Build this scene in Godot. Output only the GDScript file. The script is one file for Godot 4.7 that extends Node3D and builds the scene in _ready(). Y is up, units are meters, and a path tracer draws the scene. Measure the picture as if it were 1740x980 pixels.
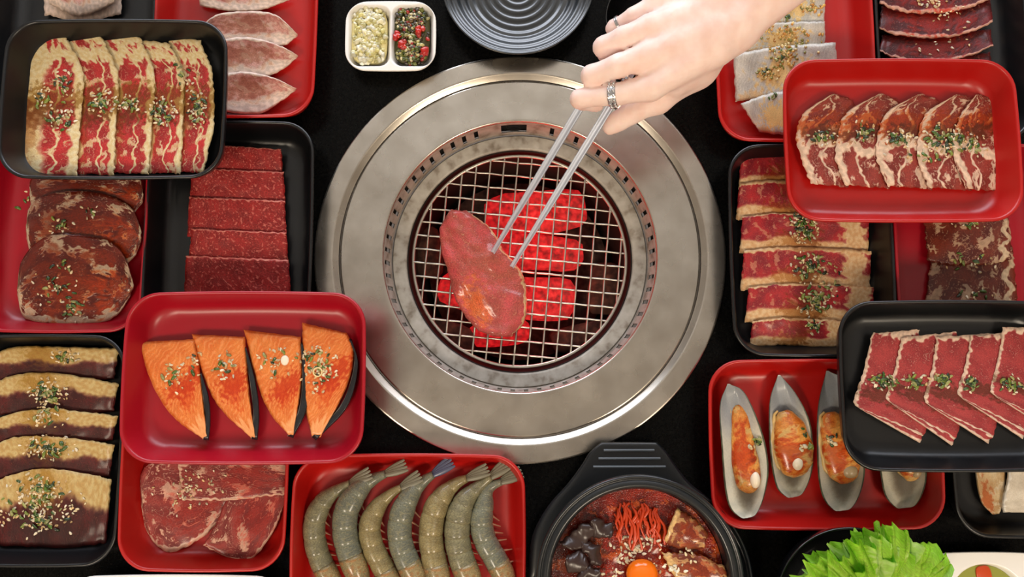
extends Node3D
# Table-top barbecue seen from straight above: y up, metres. The table top lies at y = T, the camera above it, leaning a little.
const T := 0.75
const H := 0.70               # distance from the lens to the table top along the view axis
const TILT := 0.110           # the camera leans back by this angle from straight down
const S0 := 0.000519          # metres per photograph pixel on the table top
const GC := Vector2(883.5, 433) # middle of the grill on the table top, in pixels
var names := {}
var mats := {}
var rng := RandomNumberGenerator.new()
var nz := FastNoiseLite.new()

# ---------------------------------------------------------------- helpers
func P(px: float, py: float, h: float) -> Vector3:      # the point at height h above the table that stands at a pixel
	var x := (px - 870.0) * S0 / H
	var y := (490.0 - py) * S0 / H
	var d := Vector3(x, -cos(TILT) + y * sin(TILT), -y * cos(TILT) - sin(TILT))
	var c := Vector3(0, T + H * cos(TILT), H * sin(TILT))
	return c + d * ((T + h - c.y) / d.y)

func K(px: float, py: float, h: float) -> float:         # metres per pixel there
	return P(px + 1.0, py, h).x - P(px, py, h).x

func P2(p: Vector2, h: float) -> Vector3:
	return P(p.x, p.y, h)

func numbered(called: String) -> String:
	var k: int = names.get(called, 0)
	names[called] = k + 1
	return called if k == 0 else "%s_%03d" % [called, k]

func tag(o: Node, label: String, category: String, group := "", kind := "") -> void:
	if label: o.set_meta("label", label)
	if category: o.set_meta("category", category)
	if group: o.set_meta("group", group)
	if kind: o.set_meta("kind", kind)

func thing(called: String, label: String, category: String, at: Vector3, group := "") -> Node3D:
	var o := Node3D.new()
	o.name = numbered(called)
	add_child(o, true)
	o.position = at
	tag(o, label, category, group)
	return o

func part(parent: Node3D, called: String, mesh: Mesh, mat: Material, label := "") -> MeshInstance3D:
	var o := MeshInstance3D.new()
	o.name = called
	o.mesh = mesh
	o.material_override = mat
	parent.add_child(o, true)
	if label: o.set_meta("label", label)
	return o

func solo(called: String, label: String, category: String, b: MB, mat: Material, group := "") -> MeshInstance3D:
	var at := b.base()
	var o := MeshInstance3D.new()
	o.name = numbered(called)
	o.mesh = b.mesh(at)
	o.material_override = mat
	add_child(o, true)
	o.position = at
	tag(o, label, category, group)
	return o

func struct(called: String, mesh: Mesh, mat: Material, at := Vector3.ZERO) -> MeshInstance3D:
	var o := MeshInstance3D.new()
	o.name = called
	o.mesh = mesh
	o.material_override = mat
	add_child(o, true)
	o.position = at
	o.set_meta("kind", "structure")
	return o

func box(size: Vector3) -> BoxMesh:
	var b := BoxMesh.new()
	b.size = size
	return b

class MB:                                               # collects grids into one mesh
	var v := PackedVector3Array()
	var n := PackedVector3Array()
	var uv := PackedVector2Array()
	var idx := PackedInt32Array()
	# pts[i * nv + j]; up = true: an open sheet that faces up; else a closed body, turned outwards by its volume
	func grid(pts: PackedVector3Array, nu: int, nv: int, wu: bool, wv: bool, uvs := PackedVector2Array(), up := false) -> void:
		var o := v.size()
		var t := PackedInt32Array()
		var iu := nu if wu else nu - 1
		var jv := nv if wv else nv - 1
		for i in iu:
			var i2 := (i + 1) % nu
			for j in jv:
				var j2 := (j + 1) % nv
				var a := i * nv + j
				var b := i2 * nv + j
				var c := i2 * nv + j2
				var d := i * nv + j2
				t.append(a); t.append(b); t.append(c)
				t.append(a); t.append(c); t.append(d)
		tris(pts, t, uvs, up, nu, nv)
	func tris(pts: PackedVector3Array, t: PackedInt32Array, uvs := PackedVector2Array(), up := false, nu := 0, nv := 0) -> void:
		var o := v.size()
		var nn := PackedVector3Array()
		nn.resize(pts.size())
		var mid := Vector3.ZERO
		for p in pts: mid += p
		mid /= pts.size()
		var vol := 0.0
		for k in range(0, t.size(), 3):
			var a := pts[t[k]]
			var b := pts[t[k + 1]]
			var c := pts[t[k + 2]]
			var f := (b - a).cross(c - a)
			vol += f.y if up else f.dot(a - mid)
			nn[t[k]] += f
			nn[t[k + 1]] += f
			nn[t[k + 2]] += f
		var s := 1.0 if vol >= 0.0 else -1.0
		if nu > 0:                                      # poles
			for i in [0, nu - 1]:
				if pts[i * nv].distance_squared_to(pts[i * nv + nv / 2]) < 1e-12 and pts[i * nv].distance_squared_to(pts[i * nv + nv / 3]) < 1e-12:
					var q := Vector3.ZERO
					for j in nv: q += nn[i * nv + j]
					for j in nv: nn[i * nv + j] = q
		for k in pts.size():
			v.append(pts[k])
			n.append((nn[k] * s).normalized())
			uv.append(uvs[k] if k < uvs.size() else Vector2.ZERO)
		for k in range(0, t.size(), 3):
			idx.append(o + t[k])
			if s > 0:
				idx.append(o + t[k + 2]); idx.append(o + t[k + 1])
			else:
				idx.append(o + t[k + 1]); idx.append(o + t[k + 2])
	func base() -> Vector3:
		var lo := v[0]
		var hi := v[0]
		for p in v:
			lo = lo.min(p)
			hi = hi.max(p)
		return Vector3((lo.x + hi.x) / 2, lo.y, (lo.z + hi.z) / 2)
	func mesh(at := Vector3.ZERO) -> ArrayMesh:
		var a := []
		a.resize(Mesh.ARRAY_MAX)
		var w := PackedVector3Array(v)
		if at != Vector3.ZERO:
			for k in w.size(): w[k] -= at
		a[Mesh.ARRAY_VERTEX] = w
		a[Mesh.ARRAY_NORMAL] = n
		a[Mesh.ARRAY_TEX_UV] = uv
		a[Mesh.ARRAY_INDEX] = idx
		var m := ArrayMesh.new()
		m.add_surface_from_arrays(Mesh.PRIMITIVE_TRIANGLES, a)
		return m

# profile: [radius, y] pairs; a closed body when it starts and ends on the axis or loops
func lathe(b: MB, prof: Array, c: Vector3, sides := 96, loop := false, uvk := 1.0) -> void:
	var pts := PackedVector3Array()
	var uvs := PackedVector2Array()
	for k in prof.size():
		for j in sides:
			var an := TAU * j / sides
			pts.append(c + Vector3(cos(an) * prof[k][0], prof[k][1], sin(an) * prof[k][0]))
			uvs.append(Vector2(float(j) / sides * uvk, float(k) / prof.size()))
	b.grid(pts, prof.size(), sides, loop, true, uvs)

# a round or flattened tube along a path
func tube(b: MB, path: PackedVector3Array, rad: PackedFloat32Array, sides := 8, flat := 1.0, upv := Vector3.UP) -> void:
	var pts := PackedVector3Array()
	var uvs := PackedVector2Array()
	var m := path.size()
	for i in range(-1, m + 1):
		var k := clampi(i, 0, m - 1)
		var d := (path[mini(k + 1, m - 1)] - path[maxi(k - 1, 0)]).normalized()
		var sd := d.cross(upv)
		if sd.length() < 0.01: sd = d.cross(Vector3.RIGHT)
		sd = sd.normalized()
		var u := sd.cross(d).normalized()
		var r := 0.0 if i < 0 or i == m else rad[k]
		for j in sides:
			var an := TAU * j / sides
			pts.append(path[k] + sd * cos(an) * r + u * sin(an) * r * flat)
			uvs.append(Vector2(float(j) / sides, float(k) / m))
	b.grid(pts, m + 2, sides, false, true, uvs)

func blob(b: MB, c: Vector3, r: Vector3, turn := 0.0, lump := 0.0, rings := 9, sides := 14, seed_at := 0.0) -> void:
	var pts := PackedVector3Array()
	var uvs := PackedVector2Array()
	for i in rings + 1:
		var th := PI * i / rings
		for j in sides:
			var an := TAU * j / sides
			var d := Vector3(sin(th) * cos(an), cos(th), sin(th) * sin(an))
			var k := 1.0 + lump * nz.get_noise_3d(d.x * 60 + seed_at, d.y * 60 + seed_at, d.z * 60)
			pts.append(c + (d * r * k).rotated(Vector3.UP, turn))
			uvs.append(Vector2(0.5 + d.x * 0.48, 0.5 + d.z * 0.48))
	b.grid(pts, rings + 1, sides, false, true, uvs)

func rbox(b: MB, c: Vector3, half: Vector3, r: float, turn := 0.0, e := 5.0) -> void:   # a soft-edged block
	var pts := PackedVector3Array()
	var n1 := 12
	var n2 := 24
	for i in n1 + 1:
		var th := PI * i / n1
		for j in n2:
			var an := TAU * j / n2
			var d := Vector3(sin(th) * cos(an), cos(th), sin(th) * sin(an))
			var k := pow(pow(absf(d.x), e) + pow(absf(d.y), e) + pow(absf(d.z), e), -1.0 / e)
			pts.append(c + (d * k * half).rotated(Vector3.UP, turn))
	b.grid(pts, n1 + 1, n2, false, true)

func spline(p: Array, t: float) -> Vector2:
	var m := p.size() - 1
	var x := clampf(t, 0, 1) * m
	var k := mini(int(x), m - 1)
	var f := x - k
	var a: Vector2 = p[maxi(k - 1, 0)] if k > 0 else p[0] * 2.0 - p[1]
	var d: Vector2 = p[mini(k + 2, m)] if k + 2 <= m else p[m] * 2.0 - p[m - 1]
	return (p[k] as Vector2).cubic_interpolate(p[k + 1], a, d, f)

# rounded rectangle with slightly bowed sides
func rrect(hx: float, hz: float, rc: float, bow: float, ns := 12, nc := 9) -> PackedVector2Array:
	var o := PackedVector2Array()
	rc = minf(rc, minf(hx, hz))
	for q in 4:
		var cx := (hx - rc) * (1 if q == 0 or q == 3 else -1)
		var cz := (hz - rc) * (1 if q < 2 else -1)
		for k in nc + 1:
			var an := PI / 2 * (q + float(k) / nc)
			o.append(Vector2(cx + cos(an) * rc, cz + sin(an) * rc))
		for k in range(1, ns):
			var f := float(k) / ns
			match q:
				0: o.append(Vector2(lerpf(cx, -cx, f), hz))
				1: o.append(Vector2(-hx, lerpf(cz, -cz, f)))
				2: o.append(Vector2(lerpf(cx, -cx, f), -hz))
				3: o.append(Vector2(hx, lerpf(cz, -cz, f)))
	for k in o.size():
		var p := o[k]
		var d := Vector2(bow * (1 - pow(p.y / hz, 2)) * signf(p.x) * smoothstep(0, 1, absf(p.x) / hx), bow * (1 - pow(p.x / hx, 2)) * signf(p.y) * smoothstep(0, 1, absf(p.y) / hz))
		o[k] = p + d
	return o

# ---------------------------------------------------------------- materials
func mat(called: String, col: Color, rough := 0.5, metal := 0.0, spec := 0.5) -> StandardMaterial3D:
	if mats.has(called): return mats[called]
	var m := StandardMaterial3D.new()
	m.resource_name = called
	m.albedo_color = col
	m.roughness = rough
	m.metallic = metal
	m.metallic_specular = spec
	mats[called] = m
	return m

func rgb(r: float, g: float, b: float) -> Color:
	return Color(r / 255.0, g / 255.0, b / 255.0)

func noise_tex(sd: int, freq: float, lo: Color, hi: Color, size := 256, normal := false, oct := 4, bump := 2.0) -> NoiseTexture2D:
	var t := NoiseTexture2D.new()
	var f := FastNoiseLite.new()
	f.seed = sd
	f.frequency = freq
	f.fractal_octaves = oct
	t.noise = f
	t.width = size
	t.height = size
	t.seamless = true
	if normal:
		t.as_normal_map = true
		t.bump_strength = bump
	else:
		var g := Gradient.new()
		g.set_color(0, lo)
		g.set_color(1, hi)
		t.color_ramp = g
	return t

# flesh with fat. p: mm (Vector2 width, length), lean, lean2, fat, bands [[axis, pos, halfwidth, wobble, freq]], vein [freq, width, amount], blob [freq, threshold, amount],
# fiber, sauce [[a, b, ra, rb, amount, colour]]
func flesh(called: String, sd: int, p: Dictionary) -> StandardMaterial3D:
	var m := StandardMaterial3D.new()
	m.resource_name = called
	var mm: Vector2 = p.mm
	var k := 2.6
	var w := clampi(int(mm.x * k), 48, 300)
	var h := clampi(int(mm.y * k), 48, 400)
	var f := FastNoiseLite.new()
	f.seed = sd
	f.frequency = 1.0
	f.fractal_type = FastNoiseLite.FRACTAL_NONE
	var data := PackedByteArray()
	data.resize(w * h * 3)
	var lean: Color = p.lean
	var lean2: Color = p.get("lean2", lean.darkened(0.25))
	var fat: Color = p.get("fat", rgb(225, 205, 180))
	var fat2: Color = p.get("fat2", fat.darkened(0.16))
	var bands: Array = p.get("bands", [])
	var vein: Array = p.get("vein", [])
	var blb: Array = p.get("blob", [])
	var stripes: Array = p.get("stripes", [])
	var sauce: Array = p.get("sauce", [])
	var rough_edge: float = p.get("rough_edge", 1.0)
	var fiber: float = p.get("fiber", 0.12)
	var stretch: Vector2 = p.get("stretch", Vector2.ONE)
	for y in h:
		for x in w:
			var a := (x + 0.5) / w
			var b := (y + 0.5) / h
			var X := a * mm.x
			var Y := b * mm.y
			var n1 := f.get_noise_2d(X * 0.06, Y * 0.06)
			var n2 := f.get_noise_2d(X * 0.2 + 50, Y * 0.2)
			var n3 := f.get_noise_2d(X * 0.75 * stretch.x + 90, Y * 0.75 * stretch.y)
			var ff := 0.0
			for bd in bands:
				var t: float = a if bd[0] == 0 else b
				var s: float = Y if bd[0] == 0 else X
				var d: float = absf(t + bd[3] * f.get_noise_2d(s * bd[4] + bd[1] * 70.0, bd[1] * 33.0 + 7.0) + 0.02 * n2 * rough_edge - bd[1])
				ff = maxf(ff, 1.0 - smoothstep(bd[2] * 0.8, bd[2] * 1.12 + 0.01, d))
			if vein:
				var r := 1.0 - absf(f.get_noise_2d(X * vein[0] * stretch.x + n2 * 0.5, Y * vein[0] * stretch.y + n1))
				ff = maxf(ff, smoothstep(1.0 - vein[1], 1.0 - vein[1] * 0.3, r) * vein[2] * clampf(0.75 + n1 * 1.2, 0.0, 1.0))
			if stripes:
				var sv := absf(sin((X * stripes[1] + Y * stripes[2]) * stripes[0] + n1 * 2.5 + n2 * 0.6 + pow(absf(a - 0.5), 2.0) * stripes[5]))
				ff = maxf(ff, smoothstep(1.0 - stripes[3], 1.0, sv) * stripes[4] * clampf(0.7 + n2, 0.2, 1.0))
			if blb:
				ff = maxf(ff, smoothstep(blb[1], blb[1] + 0.14, f.get_noise_2d(X * blb[0] + 200 + n2 * 0.25, Y * blb[0] + n3 * 0.1)) * blb[2])
			var lc := lean.lerp(lean2, clampf(0.5 + n1 * 0.7 + n2 * 0.35, 0, 1))
			var fc := fat.lerp(fat2, clampf(0.5 + n2 * 0.8, 0, 1))
			var c := lc.lerp(fc, clampf(ff, 0, 1))
			for sc in sauce:
				var d2 := Vector2((a - sc[0]) / sc[2], (b - sc[1]) / sc[3]).length() + (n2 * 0.45 + n1 * 0.3 + n3 * 0.12) * rough_edge
				c = c.lerp((sc[5] as Color).lerp(c * (sc[5] as Color) * 1.6, 0.45), (1.0 - smoothstep(0.45, 1.1, d2)) * sc[4])
			var g := 1.0 + (n3 * fiber + n2 * fiber * 0.4) * (1.0 - 0.6 * clampf(ff, 0, 1))
			var o := (y * w + x) * 3
			data[o] = int(clampf(c.r * g, 0, 1) * 255)
			data[o + 1] = int(clampf(c.g * g, 0, 1) * 255)
			data[o + 2] = int(clampf(c.b * g, 0, 1) * 255)
	var img := Image.create_from_data(w, h, false, Image.FORMAT_RGB8, data)
	var tx := ImageTexture.create_from_image(img)
	m.albedo_texture = tx
	m.texture_repeat = false
	m.roughness = p.get("rough", 0.5)
	m.metallic_specular = 0.35
	m.heightmap_enabled = true
	m.heightmap_texture = tx
	m.heightmap_scale = p.get("relief", 0.1)
	m.clearcoat_enabled = true
	m.clearcoat = p.get("wet", 0.45) * 0.5
	m.clearcoat_roughness = 0.16
	return m

# ---------------------------------------------------------------- trays and what lies in them
func tray(called: String, label: String, r: Array, base_h: float, m: Material, group: String) -> Dictionary:
	var top := base_h + 0.031
	var mx: float = (r[0] + r[2]) / 2.0
	var my: float = (r[1] + r[3]) / 2.0
	var a := Vector3(P(r[0], my, top).x, 0, P(mx, r[1], top).z)
	var c := Vector3(P(r[2], my, top).x, 0, P(mx, r[3], top).z)
	var ctr := Vector3((a.x + c.x) / 2, T + base_h, (a.z + c.z) / 2)
	var hx := (c.x - a.x) / 2 - 0.002
	var hz := (c.z - a.z) / 2 - 0.002
	var prof := [[0.5, 0.0012], [0.0165, 0.0012], [0.0155, 0.0003], [0.0145, 0.0], [0.0135, 0.0004], [0.0125, 0.002], [0.0095, 0.0045], [0.0062, 0.0105], [0.0035, 0.0195], [0.0014, 0.027], [0.0003, 0.0288], [0.0, 0.0297], [0.0004, 0.0306], [0.0013, 0.031], [0.0023, 0.0307], [0.0029, 0.0298], [0.0034, 0.028], [0.0052, 0.0205], [0.0078, 0.0122], [0.0098, 0.0085], [0.0125, 0.006], [0.016, 0.0046], [0.021, 0.0042], [0.5, 0.0042]]
	var b := MB.new()
	var pts := PackedVector3Array()
	var cnt := 0
	for q in prof:
		var ring: PackedVector2Array
		if q[0] > 0.4:
			ring = rrect(hx - 0.021, hz - 0.021, 0.012, 0.0)
			for k in ring.size(): ring[k] *= 0.001
		else:
			ring = rrect(hx - q[0], hz - q[0], maxf(0.025 - q[0] * 0.6, 0.010), 0.002)
		cnt = ring.size()
		for p in ring: pts.append(Vector3(p.x, q[1], p.y))
	b.grid(pts, prof.size(), cnt, false, true)
	var o := MeshInstance3D.new()
	o.name = numbered(called)
	o.mesh = b.mesh()
	o.material_override = m
	add_child(o, true)
	o.position = ctr
	tag(o, label, "tray", group)
	return {"floor": base_h + 0.0050, "hm": {}, "node": o}

func mark(tr: Dictionary, p: Vector3) -> void:
	var key := Vector2i(roundi(p.x / 0.0025), roundi(p.z / 0.0025))
	if not tr.hm.has(key) or tr.hm[key] < p.y: tr.hm[key] = p.y

func height_at(tr: Dictionary, x: float, z: float) -> float:
	var c := Vector2i(roundi(x / 0.0025), roundi(z / 0.0025))
	var best: float = T + tr.floor - 0.0006
	if tr.hm.has(c): return tr.hm[c]
	for i in [-1, 0, 1]:
		for j in [-1, 0, 1]:
			if tr.hm.has(c + Vector2i(i, j)): best = maxf(best, tr.hm[c + Vector2i(i, j)])
	return best

# a slab of flesh between two rails given in pixels (ra at texture u = 0, rb at u = 1); ha, hb: how high its underside lies there above the floor
func slab(tr: Dictionary, ra: Array, rb: Array, ha: float, hb: float, o := {}) -> MB:
	var t: float = o.get("t", 0.003)
	var nu: int = o.get("nu", 40)
	var nv: int = o.get("nv", 18)
	var rag: float = o.get("rag", 2.0)
	var und: float = o.get("und", 0.0007)
	var cup: float = o.get("cup", 0.0)
	var arch: float = o.get("arch", 0.0)
	var lump: float = o.get("lump", 0.00025)
	var e1: float = o.get("edge", 8.0)
	var sd: float = o.get("seed", 0.0)
	var pts := PackedVector3Array()
	var uvs := PackedVector2Array()
	var fl: float = tr.floor
	for i in nu + 1:
		var b := float(i) / nu
		b = lerpf(b, 0.5 - 0.5 * cos(PI * b), 0.6)
		var pa := spline(ra, b)
		var pb := spline(rb, b)
		var fe := pow(maxf(1.0 - pow(absf(2 * b - 1), 24), 0.0), 0.5)
		var dirn := (pb - pa).normalized()
		pa += dirn * rag * nz.get_noise_2d(pa.y * 9.0 + sd, pa.x * 9.0)
		pb += dirn * rag * nz.get_noise_2d(pb.y * 9.0 + sd + 300, pb.x * 9.0)
		for side in 2:
			for k in nv:
				var a := float(k) / (nv - 1)
				a = lerpf(a, 0.5 - 0.5 * cos(PI * a), 0.6)
				if side == 1: a = 1.0 - a
				var q := pa.lerp(pb, a)
				var sx := 2 * b - 1
				if rag > 0 and absf(sx) > 0.8:
					q += (spline(ra, 1.0 if sx > 0 else 0.0) - spline(ra, 0.9 if sx > 0 else 0.1)).normalized() * rag * nz.get_noise_2d(q.x * 9.0, q.y * 9.0 + sd + 90) * (absf(sx) - 0.8) * 5.0
				var ed := pow(maxf(1.0 - pow(absf(2 * a - 1), e1 * 2.5), 0.0), 0.5) * fe
				var w0 := P2(q, fl)
				var h: float = fl + lerpf(ha, hb, a) + cup * pow(2 * a - 1, 2) * (1.0 - pow(absf(sx), 3)) + arch * (1.0 - pow(2 * a - 1, 2)) + o.get("bowl", 0.0) * maxf(pow(2 * a - 1, 2), pow(absf(sx), 5)) + o.get("arch_b", 0.0) * (1.0 - sx * sx)
				h += und * (1.0 + nz.get_noise_2d(w0.x * 2500, w0.z * 2500)) 
				if side == 0: h += t * (0.5 + 0.5 * ed) + lump * nz.get_noise_2d(w0.x * 9000 + sd, w0.z * 9000)
				else: h += t * (0.5 - 0.5 * ed)
				var w := P2(q, h)
				pts.append(w)
				uvs.append(Vector2(a, b))
				if side == 0: mark(tr, w)
	var mb := MB.new()
	mb.grid(pts, nu + 1, nv * 2, false, true, uvs)
	return mb

func V(a: Array) -> Array:                               # [x, y, x, y ...] to points
	var o := []
	for k in range(0, a.size(), 2): o.append(Vector2(a[k], a[k + 1]))
	return o

func seed_mesh() -> Mesh:
	if mats.has("_seed"): return mats["_seed"]
	var b := MB.new()
	var pts := PackedVector3Array()
	for i in 7:
		var th := PI * i / 6
		for j in 7:
			var an := TAU * j / 7
			var tp := 1.0 - 0.35 * cos(th)
			pts.append(Vector3(-cos(th) * 1.5, sin(th) * cos(an) * 0.5 * tp, sin(th) * sin(an) * 0.9 * tp))
	b.grid(pts, 7, 7, false, true)
	mats["_seed"] = b.mesh()
	return mats["_seed"]

func ring_mesh() -> Mesh:                                # a slice of spring onion
	if mats.has("_ring"): return mats["_ring"]
	var b := MB.new()
	lathe(b, [[1.6, -0.7], [1.75, -0.6], [1.75, 0.6], [1.6, 0.7], [1.25, 0.7], [1.1, 0.6], [1.1, -0.6], [1.25, -0.7]], Vector3.ZERO, 10, true)
	mats["_ring"] = b.mesh()
	return mats["_ring"]

func chip_mesh() -> Mesh:                                # a chopped shred, slightly curled
	if mats.has("_chip"): return mats["_chip"]
	var b := MB.new()
	var path := PackedVector3Array()
	for k in 5: path.append(Vector3((k - 2) * 0.8, 0.3 * (1 - pow((k - 2) * 0.5, 2)), 0.25 * sin(k * 1.3)))
	tube(b, path, PackedFloat32Array([0.35, 0.75, 0.8, 0.7, 0.3]), 7, 0.5)
	mats["_chip"] = b.mesh()
	return mats["_chip"]

func crumb_mesh() -> Mesh:
	if mats.has("_crumb"): return mats["_crumb"]
	var b := MB.new()
	blob(b, Vector3.ZERO, Vector3(1.3, 0.8, 1.0), 0.0, 0.5, 6, 9, 40.0)
	mats["_crumb"] = b.mesh()
	return mats["_crumb"]

# what nobody could count: bits strewn over a tray's food. spots: [[x, y, rx, ry, how many]]; cols: the colours; size in mm
func strew(called: String, label: String, category: String, tr: Dictionary, mesh: Mesh, spots: Array, cols: Array, size: float, sd: int, rough := 0.4, pile := 0.0) -> void:
	rng.seed = sd
	var xf := []
	var cl := []
	for s in spots:
		for k in int(s[4]):
			var an := rng.randf() * TAU
			var r := sqrt(rng.randf())
			if rng.randf() < 0.5: r *= rng.randf()
			var px: float = s[0] + cos(an) * r * s[2]
			var py: float = s[1] + sin(an) * r * s[3]
			var w := P(px, py, tr.floor + 0.006)
			var y := height_at(tr, w.x, w.z) + rng.randf() * pile
			var sc := size * 0.001 * rng.randf_range(0.65, 1.2)
			var bs := Basis.from_euler(Vector3(rng.randf_range(-0.5, 0.5), rng.randf() * TAU, rng.randf_range(-0.5, 0.5))).scaled(Vector3.ONE * sc)
			xf.append(Transform3D(bs, Vector3(w.x, y + sc * 0.25, w.z)))
			var c: Color = cols[rng.randi() % cols.size()]
			c = c.darkened(rng.randf() * 0.25)
			cl.append(c.srgb_to_linear())
	var at: Vector3 = xf[0].origin
	var mm := MultiMesh.new()
	mm.transform_format = MultiMesh.TRANSFORM_3D
	mm.use_colors = true
	mm.mesh = mesh
	mm.instance_count = xf.size()
	for k in xf.size():
		var q: Transform3D = xf[k]
		q.origin -= at
		mm.set_instance_transform(k, q)
		mm.set_instance_color(k, cl[k])
	var m := mat("bits%d" % int(rough * 100), Color.WHITE, rough)
	m.vertex_color_use_as_albedo = true
	m.clearcoat_enabled = true
	m.clearcoat = 0.4
	m.clearcoat_roughness = 0.2
	var o := MultiMeshInstance3D.new()
	o.multimesh = mm
	o.material_override = m
	o.name = numbered(called)
	add_child(o, true)
	o.position = at
	tag(o, label, category, "", "stuff")

var SES := [Color(0.93, 0.84, 0.66), Color(0.96, 0.9, 0.78), Color(0.85, 0.7, 0.48)]
var GRN := [Color(0.3, 0.42, 0.1), Color(0.2, 0.33, 0.08), Color(0.5, 0.55, 0.2), Color(0.62, 0.62, 0.36), Color(0.13, 0.2, 0.06)]

func dress(tr: Dictionary, where: String, spots: Array, n_ses: float, n_green: float, sd: int) -> void:
	var a := []
	var b := []
	for s in spots:
		a.append([s[0], s[1], s[2], s[3], ceil(s[4] * n_ses)])
		b.append([s[0], s[1], s[2] * 0.75, s[3] * 0.75, ceil(s[4] * n_green)])
	strew("sesame_seeds", "toasted sesame seeds scattered on " + where, "sesame", tr, seed_mesh(), a, SES, 1.05, sd)
	strew("chopped_scallion", "chopped green spring onion scattered on " + where, "herbs", tr, chip_mesh(), b, GRN, 1.55, sd + 1)

# ---------------------------------------------------------------- everything
const LAMP_E := 3.0
const WINDOW_E := 8.0
var trays := {}

func _ready() -> void:
	nz.noise_type = FastNoiseLite.TYPE_SIMPLEX_SMOOTH
	nz.frequency = 0.01
	nz.fractal_octaves = 2
	var cam := Camera3D.new()
	cam.name = "camera"
	add_child(cam)
	cam.position = Vector3(0, T + H * cos(TILT), H * sin(TILT))
	cam.rotation.x = -PI / 2 + TILT
	cam.fov = 2.0 * rad_to_deg(atan(490.0 * S0 / H))
	cam.near = 0.02
	cam.far = 50.0
	cam.current = true
	var we := WorldEnvironment.new()
	we.name = "environment"
	var env := Environment.new()
	env.background_mode = Environment.BG_COLOR
	env.background_color = rgb(206, 222, 240)
	env.background_energy_multiplier = 1.2
	env.tonemap_mode = Environment.TONE_MAPPER_LINEAR
	env.tonemap_exposure = 1.15
	env.sdfgi_enabled = true
	env.ssao_enabled = true
	env.ssil_enabled = true
	we.environment = env
	add_child(we)
	var day := AreaLight3D.new()                         # daylight through the window
	day.name = "window_daylight"
	day.light_color = rgb(240, 244, 255)
	day.light_energy = WINDOW_E
	day.area_size = Vector2(3.2, 1.3)
	day.area_range = 12.0
	day.area_attenuation = 2.0
	day.shadow_enabled = true
	add_child(day)
	day.position = Vector3(0, 1.625, -2.38)
	day.rotation.y = PI
	build_room()
	build_lamps()
	build_table()
	build_grill()
	build_trays()
	build_food()
# ---------------------------------------------------------------- the room and the table
func build_room() -> void:
	var wm := mat("wall_paint", rgb(196, 188, 176), 0.9)
	var fm := mat("floor_tiles", rgb(120, 110, 100), 0.6)
	var cm := mat("ceiling_paint", rgb(222, 214, 200), 0.9)
	struct("floor", box(Vector3(6.4, 0.2, 5.6)), fm, Vector3(0, -0.1, 0.2))
	struct("ceiling", box(Vector3(6.4, 0.2, 5.6)), cm, Vector3(0, 2.9, 0.2))
	struct("wall_left", box(Vector3(0.2, 2.8, 5.2)), wm, Vector3(-3.1, 1.4, 0.2))
	struct("wall_right", box(Vector3(0.2, 2.8, 5.2)), wm, Vector3(3.1, 1.4, 0.2))
	struct("wall_south", box(Vector3(6.4, 2.8, 0.2)), wm, Vector3(0, 1.4, 2.9))
	# the window wall: four blocks round the opening, in one mesh
	var st := SurfaceTool.new()
	for q in [[0, 0.45, 6.4, 0.9], [0, 2.575, 6.4, 0.45], [-2.45, 1.625, 1.5, 1.45], [2.45, 1.625, 1.5, 1.45]]:
		st.append_from(box(Vector3(q[2], q[3], 0.2)), 0, Transform3D(Basis(), Vector3(q[0], q[1], 0)))
	struct("wall_north", st.commit(), wm, Vector3(0, 0, -2.5))
	var win := Node3D.new()
	win.name = "window_1"
	add_child(win, true)
	win.position = Vector3(0, 1.625, -2.5)
	win.set_meta("kind", "structure")
	var sf := SurfaceTool.new()
	for q in [[0, 0.705, 3.4, 0.04], [0, -0.705, 3.4, 0.04], [-1.68, 0, 0.04, 1.45], [1.68, 0, 0.04, 1.45], [0, 0, 0.04, 1.45]]:
		sf.append_from(box(Vector3(q[2], q[3], 0.06)), 0, Transform3D(Basis(), Vector3(q[0], q[1], 0)))
	part(win, "window_frame", sf.commit(), mat("window_paint", rgb(70, 66, 60), 0.5))
	var gl := mat("window_glass", Color(0.95, 0.98, 1.0, 0.06), 0.02)
	gl.transparency = BaseMaterial3D.TRANSPARENCY_ALPHA
	for x in [-0.84, 0.84]:
		var g := part(win, "pane", box(Vector3(1.64, 1.37, 0.006)), gl)
		g.position.x = x

func build_lamps() -> void:
	for x in [-1.0, 1.0]:
		var lm := thing("ceiling_light", "square white ceiling light panel on the %s above the table's near side" % ("left" if x < 0 else "right"), "ceiling light", Vector3(x, 2.74, 1.5))
		part(lm, "housing", box(Vector3(0.66, 0.06, 0.66)), mat("lamp_white", rgb(225, 225, 222), 0.5)).position.y = 0.03
		var em := mat("lamp_glow", rgb(255, 250, 240), 0.5)
		em.emission_enabled = true
		em.emission = rgb(255, 240, 215)
		em.emission_energy_multiplier = 1.5
		part(lm, "diffuser", box(Vector3(0.6, 0.01, 0.6)), em).position.y = -0.005
		var l := AreaLight3D.new()
		l.name = "lamp_light"
		l.light_color = rgb(255, 236, 210)
		l.light_energy = LAMP_E
		l.area_size = Vector2(0.6, 0.6)
		l.area_range = 8.0
		l.area_attenuation = 2.0
		l.shadow_enabled = true
		l.rotation.x = -PI / 2
		lm.add_child(l)
		l.position.y = -0.02

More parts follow.
